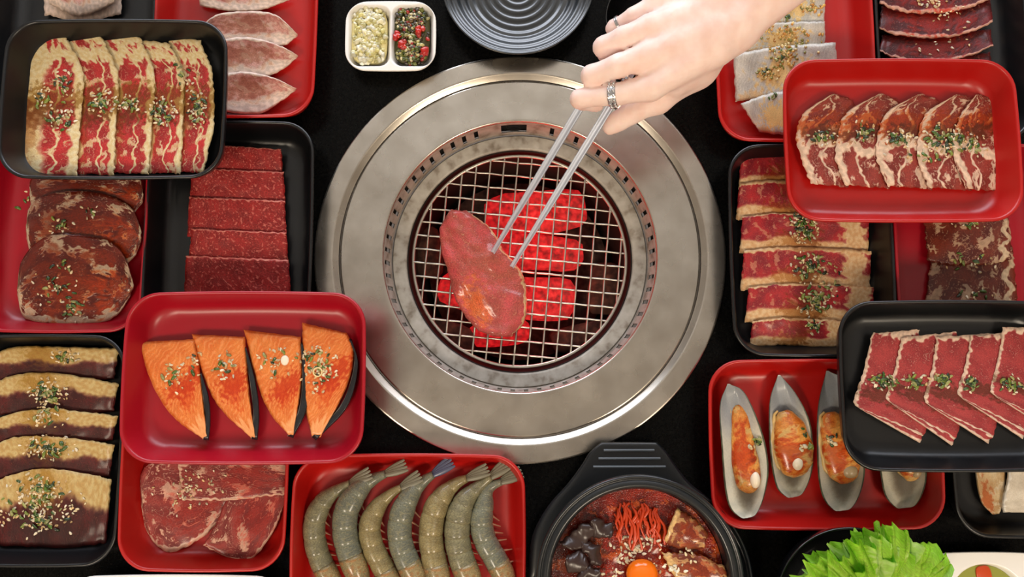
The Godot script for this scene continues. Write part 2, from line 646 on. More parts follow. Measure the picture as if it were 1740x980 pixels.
func build_table() -> void:
	var tm := mat("black_stone", Color.WHITE, 0.22, 0.0, 0.2)
	tm.albedo_texture = noise_tex(5, 0.11, rgb(4, 4, 4), rgb(26, 25, 23), 512, false, 5)
	(tm.albedo_texture as NoiseTexture2D).color_ramp.add_point(0.72, rgb(11, 11, 10))
	tm.uv1_triplanar = true
	tm.uv1_scale = Vector3(5, 5, 5)
	var t := thing("restaurant_table", "black speckled stone table top under all the trays, with the round grill let in", "table", Vector3(0, 0, 0))
	var c := P2(GC, 0.0)
	# the top: a block with a round hole
	var pts := PackedVector3Array()
	var hx := 0.78
	var hz := 0.46
	var n := 96
	for k in 5:
		for j in n:
			var an := TAU * j / n
			var d := Vector2(cos(an), sin(an))
			var o := Vector2(c.x, c.z) + d * 0.172
			var q := o
			if k in [1, 2]:
				var f := 10.0
				if d.x > 1e-6: f = minf(f, (hx - c.x) / d.x)
				if d.x < -1e-6: f = minf(f, (-hx - c.x) / d.x)
				if d.y > 1e-6: f = minf(f, (hz - c.z) / d.y)
				if d.y < -1e-6: f = minf(f, (-hz - c.z) / d.y)
				q = Vector2(c.x, c.z) + d * f
			pts.append(Vector3(q.x, T if k in [0, 1, 4] else T - 0.03, q.y))
	var st := SurfaceTool.new()
	st.begin(Mesh.PRIMITIVE_TRIANGLES)
	st.set_smooth_group(-1)
	for k in 4:
		for j in n:
			var j2 := (j + 1) % n
			for q in [k * n + j, k * n + j2, (k + 1) * n + j2, k * n + j, (k + 1) * n + j2, (k + 1) * n + j]: st.add_vertex(pts[q])
	st.generate_normals()
	part(t, "table_top", st.commit(), tm)
	for x in [-0.7, 0.7]:
		for z in [-0.38, 0.38]:
			part(t, "leg", box(Vector3(0.06, T - 0.03, 0.06)), mat("black_metal", rgb(24, 24, 25), 0.4, 0.6)).position = Vector3(x, (T - 0.03) / 2, z)

# ---------------------------------------------------------------- the grill
func build_grill() -> void:
	var steel := mat("brushed_steel", Color.WHITE, 0.31, 1.0)
	steel.albedo_texture = noise_tex(11, 0.012, rgb(178, 170, 158), rgb(206, 199, 188), 512)
	steel.uv1_triplanar = true
	steel.uv1_scale = Vector3(4, 4, 4)
	steel.roughness_texture = noise_tex(12, 0.02, Color(0.75, 0.75, 0.75), Color(1, 1, 1), 256)
	var sooty := mat("heat_stained_steel", Color.WHITE, 0.62, 0.55)
	var stx := noise_tex(14, 0.02, rgb(112, 100, 86), rgb(196, 192, 184), 512, false, 5)
	stx.color_ramp.add_point(0.42, rgb(170, 164, 154))
	sooty.albedo_texture = stx
	sooty.uv1_triplanar = true
	sooty.uv1_scale = Vector3(6, 6, 6)
	var dark := mat("soot", rgb(16, 13, 11), 0.85)
	var at := P2(GC, 0.0)
	var g := thing("table_grill", "round stainless steel charcoal grill let into the middle of the black table", "grill", at)
	g.scale = Vector3.ONE * 1.01
	var b := MB.new()
	lathe(b, [[0.170, -0.002], [0.1795, 0.0002], [0.1802, 0.0008], [0.1802, 0.0024], [0.1795, 0.0031], [0.178, 0.0033], [0.1650, 0.0036], [0.1638, 0.0034], [0.1632, 0.0028], [0.1600, 0.0004], [0.1592, 0.0], [0.1586, -0.0004], [0.1586, -0.004], [0.165, -0.004]], Vector3.ZERO, 160, true)
	part(g, "outer_ring", b.mesh(), steel)
	b = MB.new()
	lathe(b, [[0.1578, -0.004], [0.1578, 0.0002], [0.1572, 0.0009], [0.1560, 0.0011], [0.1240, 0.0022], [0.1215, 0.0026], [0.1202, 0.0022], [0.1196, 0.001], [0.1196, -0.002], [0.1212, -0.004]], Vector3.ZERO, 160, true)
	part(g, "inner_plate", b.mesh(), steel)
	# the slotted wall: an upper and a lower band joined by bars; the gaps between bars are the air slots
	b = MB.new()
	lathe(b, [[0.1196, -0.001], [0.11915, -0.0042], [0.12035, -0.0042], [0.1208, -0.001]], Vector3.ZERO, 160, true)
	lathe(b, [[0.1169, -0.0205], [0.1163, -0.0255], [0.1175, -0.0255], [0.1181, -0.0205]], Vector3.ZERO, 160, true)
	var step := TAU / 64
	for k in 64:
		var mid := -PI / 2 - 0.045 + step * k            # bar between two slots; slots left out round the oval hole
		var gap := step * 0.17
		var a0 := mid + gap
		var a1 := mid + step - gap
		var off := wrapf(mid + step / 2 + PI / 2 + 0.045, -PI, PI)
		if absf(off) < step * 2.6:
			a0 = mid if off > -step * 2.3 else a0
			a1 = mid + step if off < step * 2.3 else a1
			if absf(off) < step * 0.6: continue
		var pts := PackedVector3Array()
		for i in 5:
			var an := lerpf(a0, a1, i / 4.0)
			for q in [[0.11915, -0.0042], [0.1169, -0.0205], [0.1181, -0.0205], [0.12035, -0.0042]]:
				pts.append(Vector3(cos(an) * q[0], q[1], sin(an) * q[0]))
		b.grid(pts, 5, 4, false, true)
	part(g, "slotted_wall", b.mesh(), sooty)
	b = MB.new()
	lathe(b, [[0.123, -0.003], [0.122, -0.03], [0.1225, -0.03], [0.1235, -0.003]], Vector3.ZERO, 96, true)
	part(g, "air_duct", b.mesh(), dark)
	b = MB.new()
	lathe(b, [[0.1160, -0.0272], [0.1148, -0.0264], [0.1050, -0.0282], [0.1036, -0.0286], [0.1028, -0.0298], [0.1028, -0.034], [0.1160, -0.033]], Vector3.ZERO, 160, true)
	part(g, "inner_ledge", b.mesh(), sooty)
	b = MB.new()
	lathe(b, [[0.0, -0.118], [0.088, -0.118], [0.096, -0.110], [0.1010, -0.045], [0.1018, -0.030], [0.1030, -0.030], [0.1040, -0.12], [0.09, -0.128], [0.0, -0.128]], Vector3.ZERO, 96)
	part(g, "fire_bowl", b.mesh(), mat("burnt_iron", rgb(38, 30, 26), 0.7, 0.4))
	b = MB.new()
	var ash := PackedVector3Array()
	for i in 25:
		for j in 48:
			var r := 0.09 * i / 24.0
			var an := TAU * j / 48
			ash.append(Vector3(cos(an) * r, -0.104 + 0.006 * nz.get_noise_2d(cos(an) * r * 4000, sin(an) * r * 4000), sin(an) * r))
	b.grid(ash, 25, 48, false, true, PackedVector2Array(), true)
	var am := mat("ash", Color.WHITE, 0.95)
	am.albedo_texture = noise_tex(21, 0.05, rgb(22, 18, 16), rgb(92, 74, 62), 256)
	am.uv1_triplanar = true
	am.uv1_scale = Vector3(9, 9, 9)
	part(g, "ash_bed", b.mesh(), am)
	# oval hole above, far side
	b = MB.new()
	var hole := PackedVector3Array()
	for i in 2:
		for j in 20:
			var an := TAU * j / 20
			hole.append(Vector3(cos(an) * 0.0065 + sin(-0.045) * 0.118, -0.012 + sin(an) * 0.0045, -0.1190 + i * 0.0016 + sin(an) * -0.0006))
	b.grid(hole, 2, 20, false, true)
	part(g, "hole_rim", b.mesh(), dark)

	# coals under the grate
	var coal_at := [[912, 362, 86, 36, -5, "upper block of glowing red charcoal under the chopsticks"], [912, 430, 78, 30, 3, "middle log of glowing red charcoal beside the meat"], [918, 508, 56, 38, 2, "lower block of glowing charcoal right of the meat"], [790, 497, 44, 30, 14, "small ember peeping out left of the grilling meat"], [850, 566, 48, 22, -5, "dim ember below the lower end of the grilling meat"],
		[768, 572, 44, 24, 20, "dull brown charcoal at the lower left under the grate"], [985, 572, 50, 22, -12, "dull brown charcoal at the lower right under the grate"], [1026, 490, 26, 44, 6, "dull brown charcoal at the right under the grate"], [728, 430, 24, 44, -8, "dull brown charcoal at the left under the grate"]]
	var dull := mat("dull_charcoal", Color.WHITE, 0.95)
	dull.albedo_texture = noise_tex(33, 0.03, rgb(34, 22, 18), rgb(124, 84, 66), 256)
	dull.uv1_triplanar = true
	dull.uv1_scale = Vector3(14, 14, 14)
	var em := StandardMaterial3D.new()
	em.resource_name = "glowing_charcoal"
	em.albedo_texture = noise_tex(31, 0.03, rgb(40, 20, 18), rgb(96, 60, 54), 256)
	em.roughness = 0.95
	em.emission_enabled = true
	em.emission = Color.WHITE
	em.emission_operator = BaseMaterial3D.EMISSION_OP_MULTIPLY
	var et := noise_tex(32, 0.035, rgb(60, 2, 5), rgb(246, 58, 52), 256, false, 5)
	et.color_ramp.add_point(0.52, rgb(196, 14, 22))
	em.emission_texture = et
	em.emission_energy_multiplier = 0.85
	em.uv1_triplanar = true
	em.uv1_scale = Vector3(14, 14, 14)
	var k := 0
	for q in coal_at:
		var cb := MB.new()
		var hh := -0.074 if k < 3 else -0.084
		var cc := P(q[0], q[1], hh)
		var kk := S0 * (H - hh) / H
		rbox(cb, Vector3.ZERO, Vector3(q[2] * kk, 0.013, q[3] * kk), 0.0, 0.0, 4.5)
		for i in cb.v.size():
			var p := cb.v[i]
			cb.v[i] = p * (1.0 + 0.10 * nz.get_noise_3d(p.x * 2500 + k * 90, p.y * 2500, p.z * 2500) + 0.05 * nz.get_noise_3d(p.x * 9000, p.y * 9000 + k * 50, p.z * 9000))
		for i in cb.v.size(): cb.v[i] = cb.v[i].rotated(Vector3.UP, -deg_to_rad(q[4])) + cc
		solo("charcoal", q[5], "charcoal", cb, em if k < 5 else dull, "charcoal in the grill")
		if k < 3:
			var l := OmniLight3D.new()
			l.name = "ember_light"
			l.light_color = Color(1.0, 0.10, 0.07)
			l.light_energy = 0.0012
			l.light_size = 0.02
			l.omni_range = 3.0
			l.omni_attenuation = 2.0
			l.shadow_enabled = true
			add_child(l, true)
			l.position = cc + Vector3(0, 0.026, 0)
		k += 1

	# the wire grate: a rim and two sets of crimped wires
	var wm := mat("grate_wire", rgb(196, 190, 178), 0.34, 0.9)
	var gc := at + Vector3(0, -0.0305, 0)
	var gr := thing("wire_grate", "round crimped wire mesh grate over the glowing charcoal", "grate", gc)
	b = MB.new()
	var rim := []
	for i in 9: rim.append([0.0982 + cos(TAU * i / 8) * 0.0015, sin(TAU * i / 8) * 0.0015])
	lathe(b, rim.slice(0, 8), Vector3.ZERO, 96, true)
	part(gr, "rim", b.mesh(), wm)
	var pitch := 0.01275
	var tilt := deg_to_rad(5.2)
	for set in 2:
		for i in range(-7, 8):
			var off := i * pitch + (0.003 if set == 0 else -0.002)
			var half := sqrt(maxf(0.0978 * 0.0978 - off * off, 0.0))
			if half < 0.012: continue
			var path := PackedVector3Array()
			var rad := PackedFloat32Array()
			var m := int(half * 2 / pitch * 6) + 1
			for s in m + 1:
				var u := lerpf(-half, half, float(s) / m)
				var ph := (u - (-0.002 if set == 0 else 0.003)) / pitch
				var y := 0.00085 * cos(PI * (ph + i)) * (1 if set == 0 else -1)
				var p := Vector3(off, y, u) if set == 0 else Vector3(u, y, off)
				path.append(p.rotated(Vector3.UP, -tilt))
				rad.append(0.00092)
			var wb := MB.new()
			tube(wb, path, rad, 6)
			part(gr, "wire", wb.mesh(), wm)
func build_trays() -> void:
	var red := mat("red_melamine", rgb(174, 20, 16), 0.34, 0.0, 0.5)
	var crim := mat("crimson_melamine", rgb(158, 10, 30), 0.34, 0.0, 0.5)
	var blk := mat("black_melamine", rgb(13, 14, 16), 0.32, 0.0, 0.5)
	var low := "trays standing on the table"
	var up := "trays resting on the rims of lower trays"
	var U := 0.0313
	trays.B = tray("black_tray", "black tray at the upper left corner, mostly hidden under the fatty beef tray", [-20, -180, 264, 200], 0, blk, low)
	trays.C = tray("red_tray", "red tray holding the pale sliced tongue, beside the sauce dish", [262, -190, 540, 200], 0, red, low)
	trays.D = tray("black_tray", "black tray holding the stack of marbled lean red beef slices", [242, 204, 531, 604], 0, blk, low)
	trays.E = tray("red_tray", "dark red tray holding glazed marinated pork, at the left edge", [-38, 164, 250, 566], 0, crim, low)
	trays.G = tray("black_tray", "black tray holding slices with thick cream fat bands, at the lower left", [-80, 567, 207, 965], 0, blk, low)
	trays.H = tray("red_tray", "red tray holding veined pork collar, under the salmon tray", [204, 572, 491, 973], 0, red, low)
	trays.I = tray("red_tray", "red tray holding the raw grey prawns", [492, 770, 894, 1060], 0, red, low)
	trays.J = tray("red_tray", "red tray holding white fish fillets, behind the hand", [1214, -160, 1486, 241], 0, red, low)
	trays.K = tray("black_tray", "black tray holding dark red meat with sesame, at the upper right corner", [1488, -160, 1748, 239], 0, blk, low)
	trays.M = tray("black_tray", "black tray holding rows of streaky beef right of the grill", [1240, 243, 1521, 607], 0, blk, low)
	trays.N = tray("red_tray", "dark red tray between two black trays at the right edge, mostly covered", [1522, 242, 1806, 640], 0, crim, low)
	trays.P = tray("red_tray", "red tray holding the mussels", [1205, 609, 1604, 902], 0, red, low)
	trays.Q = tray("black_tray", "black tray holding pale squid pieces, under the lower right black tray", [1618, 644, 1900, 916], 0, blk, low)
	trays.A = tray("black_tray", "black tray holding five strips of fatty beef belly, stacked at the upper left", [-1, 31, 384, 305], U, blk, up)
	trays.F = tray("crimson_tray", "crimson tray holding four salmon slices, stacked over four others", [205, 494, 621, 790], U, crim, up)
	trays.L = tray("red_tray", "red tray holding five overlapping pork collar slices, stacked at the upper right", [1333, 98, 1736, 378], U, red, up)
	trays.O = tray("black_tray", "black tray holding a fan of lean slices with white edges, stacked at the right", [1428, 509, 1830, 803], U, blk, up)


func lay(tr: Dictionary, called: String, label: String, m: Material, ra: Array, rb: Array, ha: float, hb: float, o := {}, category := "meat", group := "") -> MeshInstance3D:
	return solo(called, label, category, slab(tr, V(ra), V(rb), ha, hb, o), m, group)

func build_food() -> void:
	meat_left()
	meat_right()
	fish_and_shells()
	middle_of_the_table()
	bowls()
	person()
func meat_left() -> void:
	# fatty beef belly, five strips, upper left
	var cream := rgb(222, 206, 166)
	var olive := rgb(112, 78, 24)
	var bel := []
	for k in 5:
		bel.append(flesh("beef_belly_%d" % k, 100 + k * 7, {"mm": Vector2(42, 120), "lean": rgb(186, 52, 52), "lean2": rgb(150, 40, 40), "fat": cream, "fat2": rgb(206, 180, 130),
			"bands": [[0, 0.0, 0.42 if k == 0 else 0.17, 0.1, 0.05], [0, 1.0, 0.16, 0.08, 0.06], [1, 0.0, 0.07, 0.04, 0.1], [1, 0.17, 0.06, 0.06, 0.12], [0, 0.6, 0.02, 0.12, 0.05]],
			"vein": [0.07, 0.10, 0.6], "blob": [0.09, 0.42, 0.8], "fiber": 0.13,
			"sauce": [[0.45, 0.52, 1.0, 0.13, 0.75, olive], [0.3, 0.62, 0.5, 0.1, 0.6, rgb(96, 50, 26)], [0.1, 0.75, 0.25, 0.25, 0.5, rgb(130, 76, 30)]]}))
	var xs := [[57, 42, 33, 22, 110, 141, 136, 131], [106, 131, 128, 122, 172, 200, 197, 194], [168, 191, 188, 183, 237, 262, 259, 252], [230, 252, 250, 244, 288, 311, 311, 306], [282, 304, 303, 298, 340, 361, 363, 346]]
	var nth := ["leftmost", "second", "third from the left", "fourth", "rightmost"]
	for k in 5:
		var q: Array = xs[k]
		var y0: float = [50, 52, 54, 66, 60][k]
		var ra := [q[0], y0, q[1], 125, q[2], 210, q[3], 296 - k]
		var rb := [q[4], y0 + 8, q[5], 125, q[6], 210, q[7], 298 - k]
		var lb: String = ["leftmost fatty beef strip in the upper left black tray, with the widest cream fat", "second fatty beef strip from the left in the upper left black tray", "middle fatty beef strip of five in the upper left black tray", "fourth fatty beef strip from the left in the upper left black tray", "rightmost and narrowest fatty beef strip in the upper left black tray"][k]
		lay(trays.A, "beef_belly_strip", lb, bel[k], ra, rb, 0.0, 0.0042, {"seed": k * 40.0, "rag": 3.0, "nu": 56}, "meat", "fatty beef strips in the upper left tray")
	dress(trays.A, "the fatty beef strips at the upper left", [[70, 165, 25, 25, 12], [175, 175, 30, 24, 26], [215, 178, 25, 20, 18], [100, 205, 35, 24, 16], [275, 190, 28, 28, 26], [335, 185, 22, 35, 28], [310, 130, 30, 30, 8], [110, 150, 25, 50, 14]], 2.2, 0.8, 900)

	# pale tongue under it and beside it
	var tg := []
	for k in 2:
		tg.append(flesh("tongue_%d" % k, 150 + k, {"mm": Vector2(34, 80), "lean": rgb(172, 108, 100), "lean2": rgb(196, 146, 134), "fat": rgb(226, 200, 182), "bands": [[0, 0.0, 0.06, 0.03, 0.1], [0, 1.0, 0.34, 0.12, 0.06], [1, 0.0, 0.1, 0.04, 0.1], [1, 1.0, 0.14, 0.06, 0.1]],
			"blob": [0.12, 0.35, 0.5], "fiber": 0.1, "sauce": [[0.45, 0.45, 0.3, 0.3, 0.45, rgb(140, 96, 66)]]}))
	var ton := [[[330, -28, 385, -34, 440, -34, 494, -8], [340, 10, 390, 19, 440, 18, 494, 0]], [[340, 45, 372, 24, 432, 19, 470, 26, 506, 58], [342, 62, 375, 72, 432, 78, 480, 78, 506, 62]], [[330, 92, 372, 70, 420, 63, 470, 75, 506, 94], [332, 112, 380, 128, 440, 134, 480, 118, 506, 97]], [[328, 150, 372, 128, 420, 122, 468, 133, 503, 150], [330, 170, 382, 189, 440, 193, 478, 172, 503, 153]]]
	for k in 4:
		lay(trays.C, "tongue_slice", ["pale tongue slice at the top of the red tray, cut by the picture's edge", "second pale tongue slice down in the red tray, with a brownish middle", "third pale tongue slice down in the red tray, pink on its upper half", "lowest pale tongue slice in the red tray"][k], tg[k % 2], ton[k][0], ton[k][1], 0.005, 0.0, {"seed": 20.0 * k, "rag": 1.2, "cup": 0.002, "t": 0.0035, "nu": 44}, "meat", "tongue slices in the red tray")
	lay(trays.B, "tongue_slice", "pale folded tongue slice on top at the upper left corner", tg[0], [82, -30, 130, -50, 198, -30], [84, 8, 136, 27, 196, 6], 0.0075, 0.0075, {"arch": 0.003, "t": 0.003, "und": 0.0}, "meat")
	lay(trays.B, "tongue_slice", "pinkish tongue slice under the folded one at the upper left corner", tg[1], [70, -60, 130, -80, 208, -60], [76, 25, 140, 36, 206, 24], 0.001, 0.001, {"arch": 0.001, "und": 0.0, "t": 0.003}, "meat")

	# lean marbled beef
	var lean := []
	for k in 3:
		lean.append(flesh("lean_beef_%d" % k, 170 + k * 3, {"mm": Vector2(34, 90), "lean": rgb(146, 34, 32), "lean2": rgb(118, 24, 24), "fat": rgb(214, 130, 112), "fat2": rgb(190, 96, 84), "bands": [[0, 0.02, 0.015, 0.01, 0.1]], "vein": [0.10, 0.10, 0.6], "blob": [0.32, 0.48, 0.7], "stretch": Vector2(1.4, 0.7), "fiber": 0.18, "wet": 0.25, "relief": 0.09}))
	var by := [[248, 296], [287, 346], [336, 402], [390, 450], [436, 512]]
	var bx := [[360, 481], [322, 485], [318, 487], [321, 490], [312, 494]]
	for k in 5:
		var x0: float = bx[k][0]
		var x1: float = bx[k][1]
		var ya: float = by[k][0]
		var yb: float = by[k][1]
		lay(trays.D, "lean_beef_slice", ["topmost lean beef slice in the black tray, half under the tray above", "second lean beef slice down in the black tray", "third lean beef slice down, in the middle of the stack", "fourth lean beef slice down in the black tray", "lowest lean beef slice, its end under the salmon tray"][k], lean[k % 3],
			[x0 + 4, ya - 2, lerpf(x0, x1, 0.4), ya + 1, x1 - 3, ya + 5], [x0, yb, lerpf(x0, x1, 0.5), yb, x1, yb], 0.0055, 0.0, {"t": 0.004, "rag": 1.6, "seed": k * 31.0, "edge": 12.0, "lump": 0.0005}, "meat", "lean beef slices in the black tray")

	# marinated pork, left edge
	var mar := []
	for k in 3:
		mar.append(flesh("marinated_pork_%d" % k, 190 + k * 5, {"mm": Vector2(75, 95), "lean": rgb(112, 38, 24), "lean2": rgb(76, 22, 14), "fat": rgb(206, 186, 158), "bands": [[1, 0.05, 0.07, 0.05, 0.07], [0, 0.97, 0.04, 0.03, 0.08], [1, 0.98, 0.03, 0.02, 0.1]], "blob": [0.045, 0.34, 0.85], "vein": [0.035, 0.07, 0.6], "fiber": 0.16, "wet": 0.9, "rough": 0.3,
			"sauce": [[0.55, 0.45, 0.4, 0.3, 0.7, rgb(150, 62, 18)], [0.6, 0.75, 0.3, 0.2, 0.6, rgb(186, 80, 18)], [0.3, 0.3, 0.3, 0.3, 0.5, rgb(90, 30, 14)]]}))
	lay(trays.E, "marinated_pork_slice", "rearmost marinated pork slice, mostly under the black tray", mar[0], [50, 330, 60, 300, 150, 290, 232, 300, 244, 330], [52, 345, 90, 372, 150, 375, 210, 375, 243, 345], 0.0055, 0.0005, {"rag": 2.0, "t": 0.003}, "meat", "marinated pork slices")
	lay(trays.E, "marinated_pork_slice", "second marinated pork slice, showing above the big round one", mar[1], [44, 385, 54, 345, 105, 325, 170, 328, 222, 352, 240, 390], [45, 405, 60, 450, 110, 470, 180, 465, 225, 440, 240, 410], 0.0085, 0.0, {"rag": 2.0, "t": 0.003, "nv": 26}, "meat", "marinated pork slices")
	lay(trays.E, "marinated_pork_slice", "large round marinated pork slice in front, glazed orange, with green onion on it", mar[2], [29, 490, 38, 440, 78, 402, 135, 399, 190, 412, 214, 440, 227, 482], [29, 500, 40, 538, 78, 549, 125, 551, 180, 546, 210, 523, 226, 492], 0.0088, 0.0, {"rag": 2.0, "t": 0.0035, "nv": 30}, "meat", "marinated pork slices")
	dress(trays.E, "the glazed marinated pork at the left edge", [[110, 450, 25, 20, 14], [100, 490, 50, 35, 26], [125, 525, 30, 25, 16], [105, 385, 25, 20, 14], [160, 360, 20, 20, 8], [45, 340, 40, 60, 3]], 1.0, 0.7, 920)

	# slices with a fat cap, lower left
	var cap := []
	for k in 3:
		cap.append(flesh("fat_capped_%d" % k, 210 + k * 3, {"mm": Vector2(36, 110), "lean": rgb(84, 20, 20), "lean2": rgb(54, 12, 13), "fat": rgb(196, 172, 118), "fat2": rgb(176, 142, 86), "bands": [[0, 0.0, 0.43, 0.12, 0.03]], "vein": [0.05, 0.04, 0.35], "fiber": 0.13, "wet": 0.3, "rough": 0.55,
			"sauce": [[0.3, 0.45, 0.5, 0.16, 0.65, rgb(132, 96, 26)], [0.8, 0.5, 0.3, 0.4, 0.4, rgb(44, 18, 12)]]}))
	var cy := [[590, 588, 592, 648], [638, 633, 652, 704], [702, 694, 706, 752], [744, 741, 755, 815], [806, 796, 814, 926]]
	for k in 5:
		var q: Array = cy[k]
		var xr: float = [205, 204, 203, 197, 192][k] - 3
		lay(trays.G, "fat_capped_slice", ["topmost fat capped slice in the lower left black tray", "second fat capped slice down in the lower left black tray", "third fat capped slice down in the lower left black tray", "fourth fat capped slice down in the lower left black tray", "lowest and deepest fat capped slice, thick with sesame"][k], cap[k % 3],
			[-16, q[0] + 16, 20, q[0], 80, q[1], 150, (q[1] + q[2]) / 2, xr, q[2]], [-14, q[3], 60, q[3] + 3, 120, q[3] + 4, xr - 8, q[3] - 4], 0.0062, 0.0, {"t": 0.0042, "rag": 2.0, "seed": k * 17.0}, "meat", "fat capped slices in the lower left tray")
	dress(trays.G, "the fat capped slices at the lower left", [[85, 665, 35, 25, 34], [85, 705, 40, 22, 22], [85, 760, 50, 22, 34], [70, 830, 40, 30, 46], [70, 880, 70, 40, 36], [115, 605, 25, 15, 10], [60, 850, 90, 50, 24]], 2.6, 0.8, 940)

	# veined pork collar under the salmon
	var col := []
	for k in 3:
		col.append(flesh("pork_collar_%d" % k, 230 + k * 5, {"mm": Vector2(70, 75), "lean": rgb(148, 56, 50), "lean2": rgb(112, 34, 32), "fat": rgb(222, 176, 152), "bands": [[0, 0.98, 0.025, 0.02, 0.1], [1, 0.0, 0.02, 0.02, 0.1]], "vein": [0.026, 0.12, 0.95], "blob": [0.05, 0.42, 0.9], "fiber": 0.12, "wet": 0.35, "sauce": [[0.55, 0.7, 0.4, 0.25, 0.5, rgb(150, 28, 16)]]}))
	lay(trays.H, "pork_collar_slice", "pork collar slice at the back of the lower red tray, mostly covered", col[2], [300, 770, 380, 765, 488, 780], [310, 850, 390, 850, 484, 840], 0.0085, 0.0085, {"t": 0.003}, "meat", "pork collar slices under the salmon tray")
	lay(trays.H, "pork_collar_slice", "left pork collar slice in the lower red tray, fan shaped with thin white veins", col[0], [240, 860, 242, 800, 290, 775, 350, 785, 386, 850], [246, 895, 262, 922, 293, 938, 345, 912, 388, 866], 0.0045, 0.0005, {"t": 0.0035, "nv": 26, "rag": 2.0}, "meat", "pork collar slices under the salmon tray")
	lay(trays.H, "pork_collar_slice", "right pork collar slice in the lower red tray, pointed at the bottom", col[1], [346, 925, 366, 890, 390, 840, 430, 800, 486, 806], [362, 936, 400, 950, 428, 950, 466, 900, 488, 840], 0.0062, 0.005, {"t": 0.0035, "nv": 26, "rag": 2.0}, "meat", "pork collar slices under the salmon tray")
	strew("sesame_seeds", "sesame seeds on the pork collar below the salmon tray", "sesame", trays.H, seed_mesh(), [[325, 830, 25, 35, 40], [360, 820, 40, 25, 20], [300, 850, 60, 40, 12]], SES, 0.95, 961)

func meat_right() -> void:
	# dark red meat, upper right corner
	var dk := []
	for k in 2:
		dk.append(flesh("dark_meat_%d" % k, 260 + k * 3, {"mm": Vector2(36, 100), "lean": rgb(104, 22, 20), "lean2": rgb(66, 14, 14), "fat": rgb(214, 160, 138), "bands": [[0, 0.95, 0.05, 0.05, 0.05]], "vein": [0.02, 0.05, 0.6], "fiber": 0.14, "wet": 0.4, "rough": 0.5, "sauce": [[0.5, 0.5, 0.5, 0.3, 0.8, rgb(158, 34, 12)]]}))
	var dy := [[-50, 22], [2, 64], [52, 104], [92, 150]]
	for k in 4:
		var a: float = dy[k][0]
		var b: float = dy[k][1]
		lay(trays.K, "dark_meat_slice", ["dark red slice at the picture's top edge, heaped with sesame seeds", "second dark red slice down in the upper right black tray, with a pale fatty tip", "lowest dark red slice showing above the red tray's rim", "dark red slice at the bottom of the upper right black tray, half hidden"][k], dk[k % 2], [1498, a + 8, 1560, a, 1640, a, 1682, a - 4], [1494, b - 16, 1530, b - 2, 1590, b + 2, 1640, b - 6, 1688, b - 26], 0.0, 0.0062, {"t": 0.0036, "rag": 2.0, "seed": 13.0 * k}, "meat", "dark red slices in the upper right tray")
	strew("sesame_seeds", "sesame seeds heaped on the dark red meat at the top right corner", "sesame", trays.K, seed_mesh(), [[1580, 2, 34, 16, 80], [1610, 30, 40, 30, 20], [1590, 75, 60, 24, 14]], SES, 1.05, 971)

	# pork collar fan in the stacked red tray
	var pk := []
	for k in 5:
		pk.append(flesh("collar_fan_%d" % k, 280 + k * 3, {"mm": Vector2(46, 78), "lean": rgb(146, 58, 48), "lean2": rgb(112, 40, 32), "fat": rgb(228, 196, 168), "bands": [[0, 0.0, 0.035, 0.02, 0.08], [1, 0.0, 0.015, 0.01, 0.1], [0, 0.45, 0.02, 0.2, 0.035], [1, 0.64, 0.04, 0.1, 0.05], [0, 0.08, 0.08, 0.08, 0.05]], "blob": [0.07, 0.44, 0.9], "vein": [0.045, 0.09, 0.8], "fiber": 0.12, "wet": 0.7,
			"sauce": [[0.5, 0.43, 0.9, 0.15, 0.85, rgb(150, 66, 18)], [0.45, 0.5, 0.4, 0.1, 0.6, rgb(66, 42, 20)]]}))
	var px := [[1352, 1362, 1378, 1444, 1440, 1432], [1424, 1420, 1436, 1522, 1512, 1502], [1492, 1490, 1508, 1590, 1582, 1572], [1560, 1560, 1578, 1656, 1648, 1640], [1620, 1622, 1640, 1690, 1694, 1690]]
	for k in 5:
		var q: Array = px[k]
		lay(trays.L, "pork_collar_slice", ["leftmost pork collar slice of the fan in the stacked red tray", "second pork collar slice from the left in the stacked red tray", "middle pork collar slice in the stacked red tray", "fourth pork collar slice from the left in the stacked red tray", "rightmost pork collar slice in the stacked red tray, under the thickest sesame"][k], pk[k],
			[q[3] - 30, 160, q[0] + 16, 190, q[0], 228, q[1], 270, q[2], 312 + k * 2], [q[3] - 22, 160, q[3] + 8, 175, q[3] + 12, 220, q[4] + 12, 270, q[5] + 10, 318 + k * 2], 0.0046, 0.0, {"t": 0.003, "rag": 3.0, "seed": k * 23.0, "nu": 48}, "meat", "pork collar slices in the stacked red tray")
	dress(trays.L, "the pork collar fan in the stacked red tray", [[1400, 235, 30, 16, 18], [1465, 225, 26, 20, 20], [1530, 235, 34, 18, 38], [1600, 235, 40, 26, 60], [1650, 245, 36, 26, 30], [1570, 265, 90, 16, 14]], 1.6, 0.8, 980)
	strew("chili_paste", "orange red chili bits on the pork collar fan", "chili", trays.L, crumb_mesh(), [[1420, 210, 50, 20, 16], [1500, 225, 50, 24, 16], [1640, 215, 40, 24, 22]], [rgb(190, 74, 20), rgb(206, 98, 30)], 0.8, 985)

	# streaky beef in rows
	var st := []
	for k in 4:
		st.append(flesh("streaky_beef_%d" % k, 310 + k * 3, {"mm": Vector2(36, 112), "lean": rgb(170, 38, 44), "lean2": rgb(128, 30, 40), "fat": rgb(220, 188, 146), "fat2": rgb(200, 156, 110), "bands": [[0, 0.95, 0.3, 0.08, 0.03], [0, 0.0, 0.03 + 0.05 * (k % 2), 0.03, 0.05], [1, 0.86, 0.1, 0.05, 0.12]], "vein": [0.07, 0.07, 0.5], "blob": [0.11, 0.45, 0.5], "fiber": 0.13, "wet": 0.6,
			"sauce": [[0.75, 0.42, 0.35, 0.2, 0.6, rgb(128, 78, 22)], [0.4, 0.5, 0.6, 0.12, 0.5, rgb(104, 60, 24)]]}))
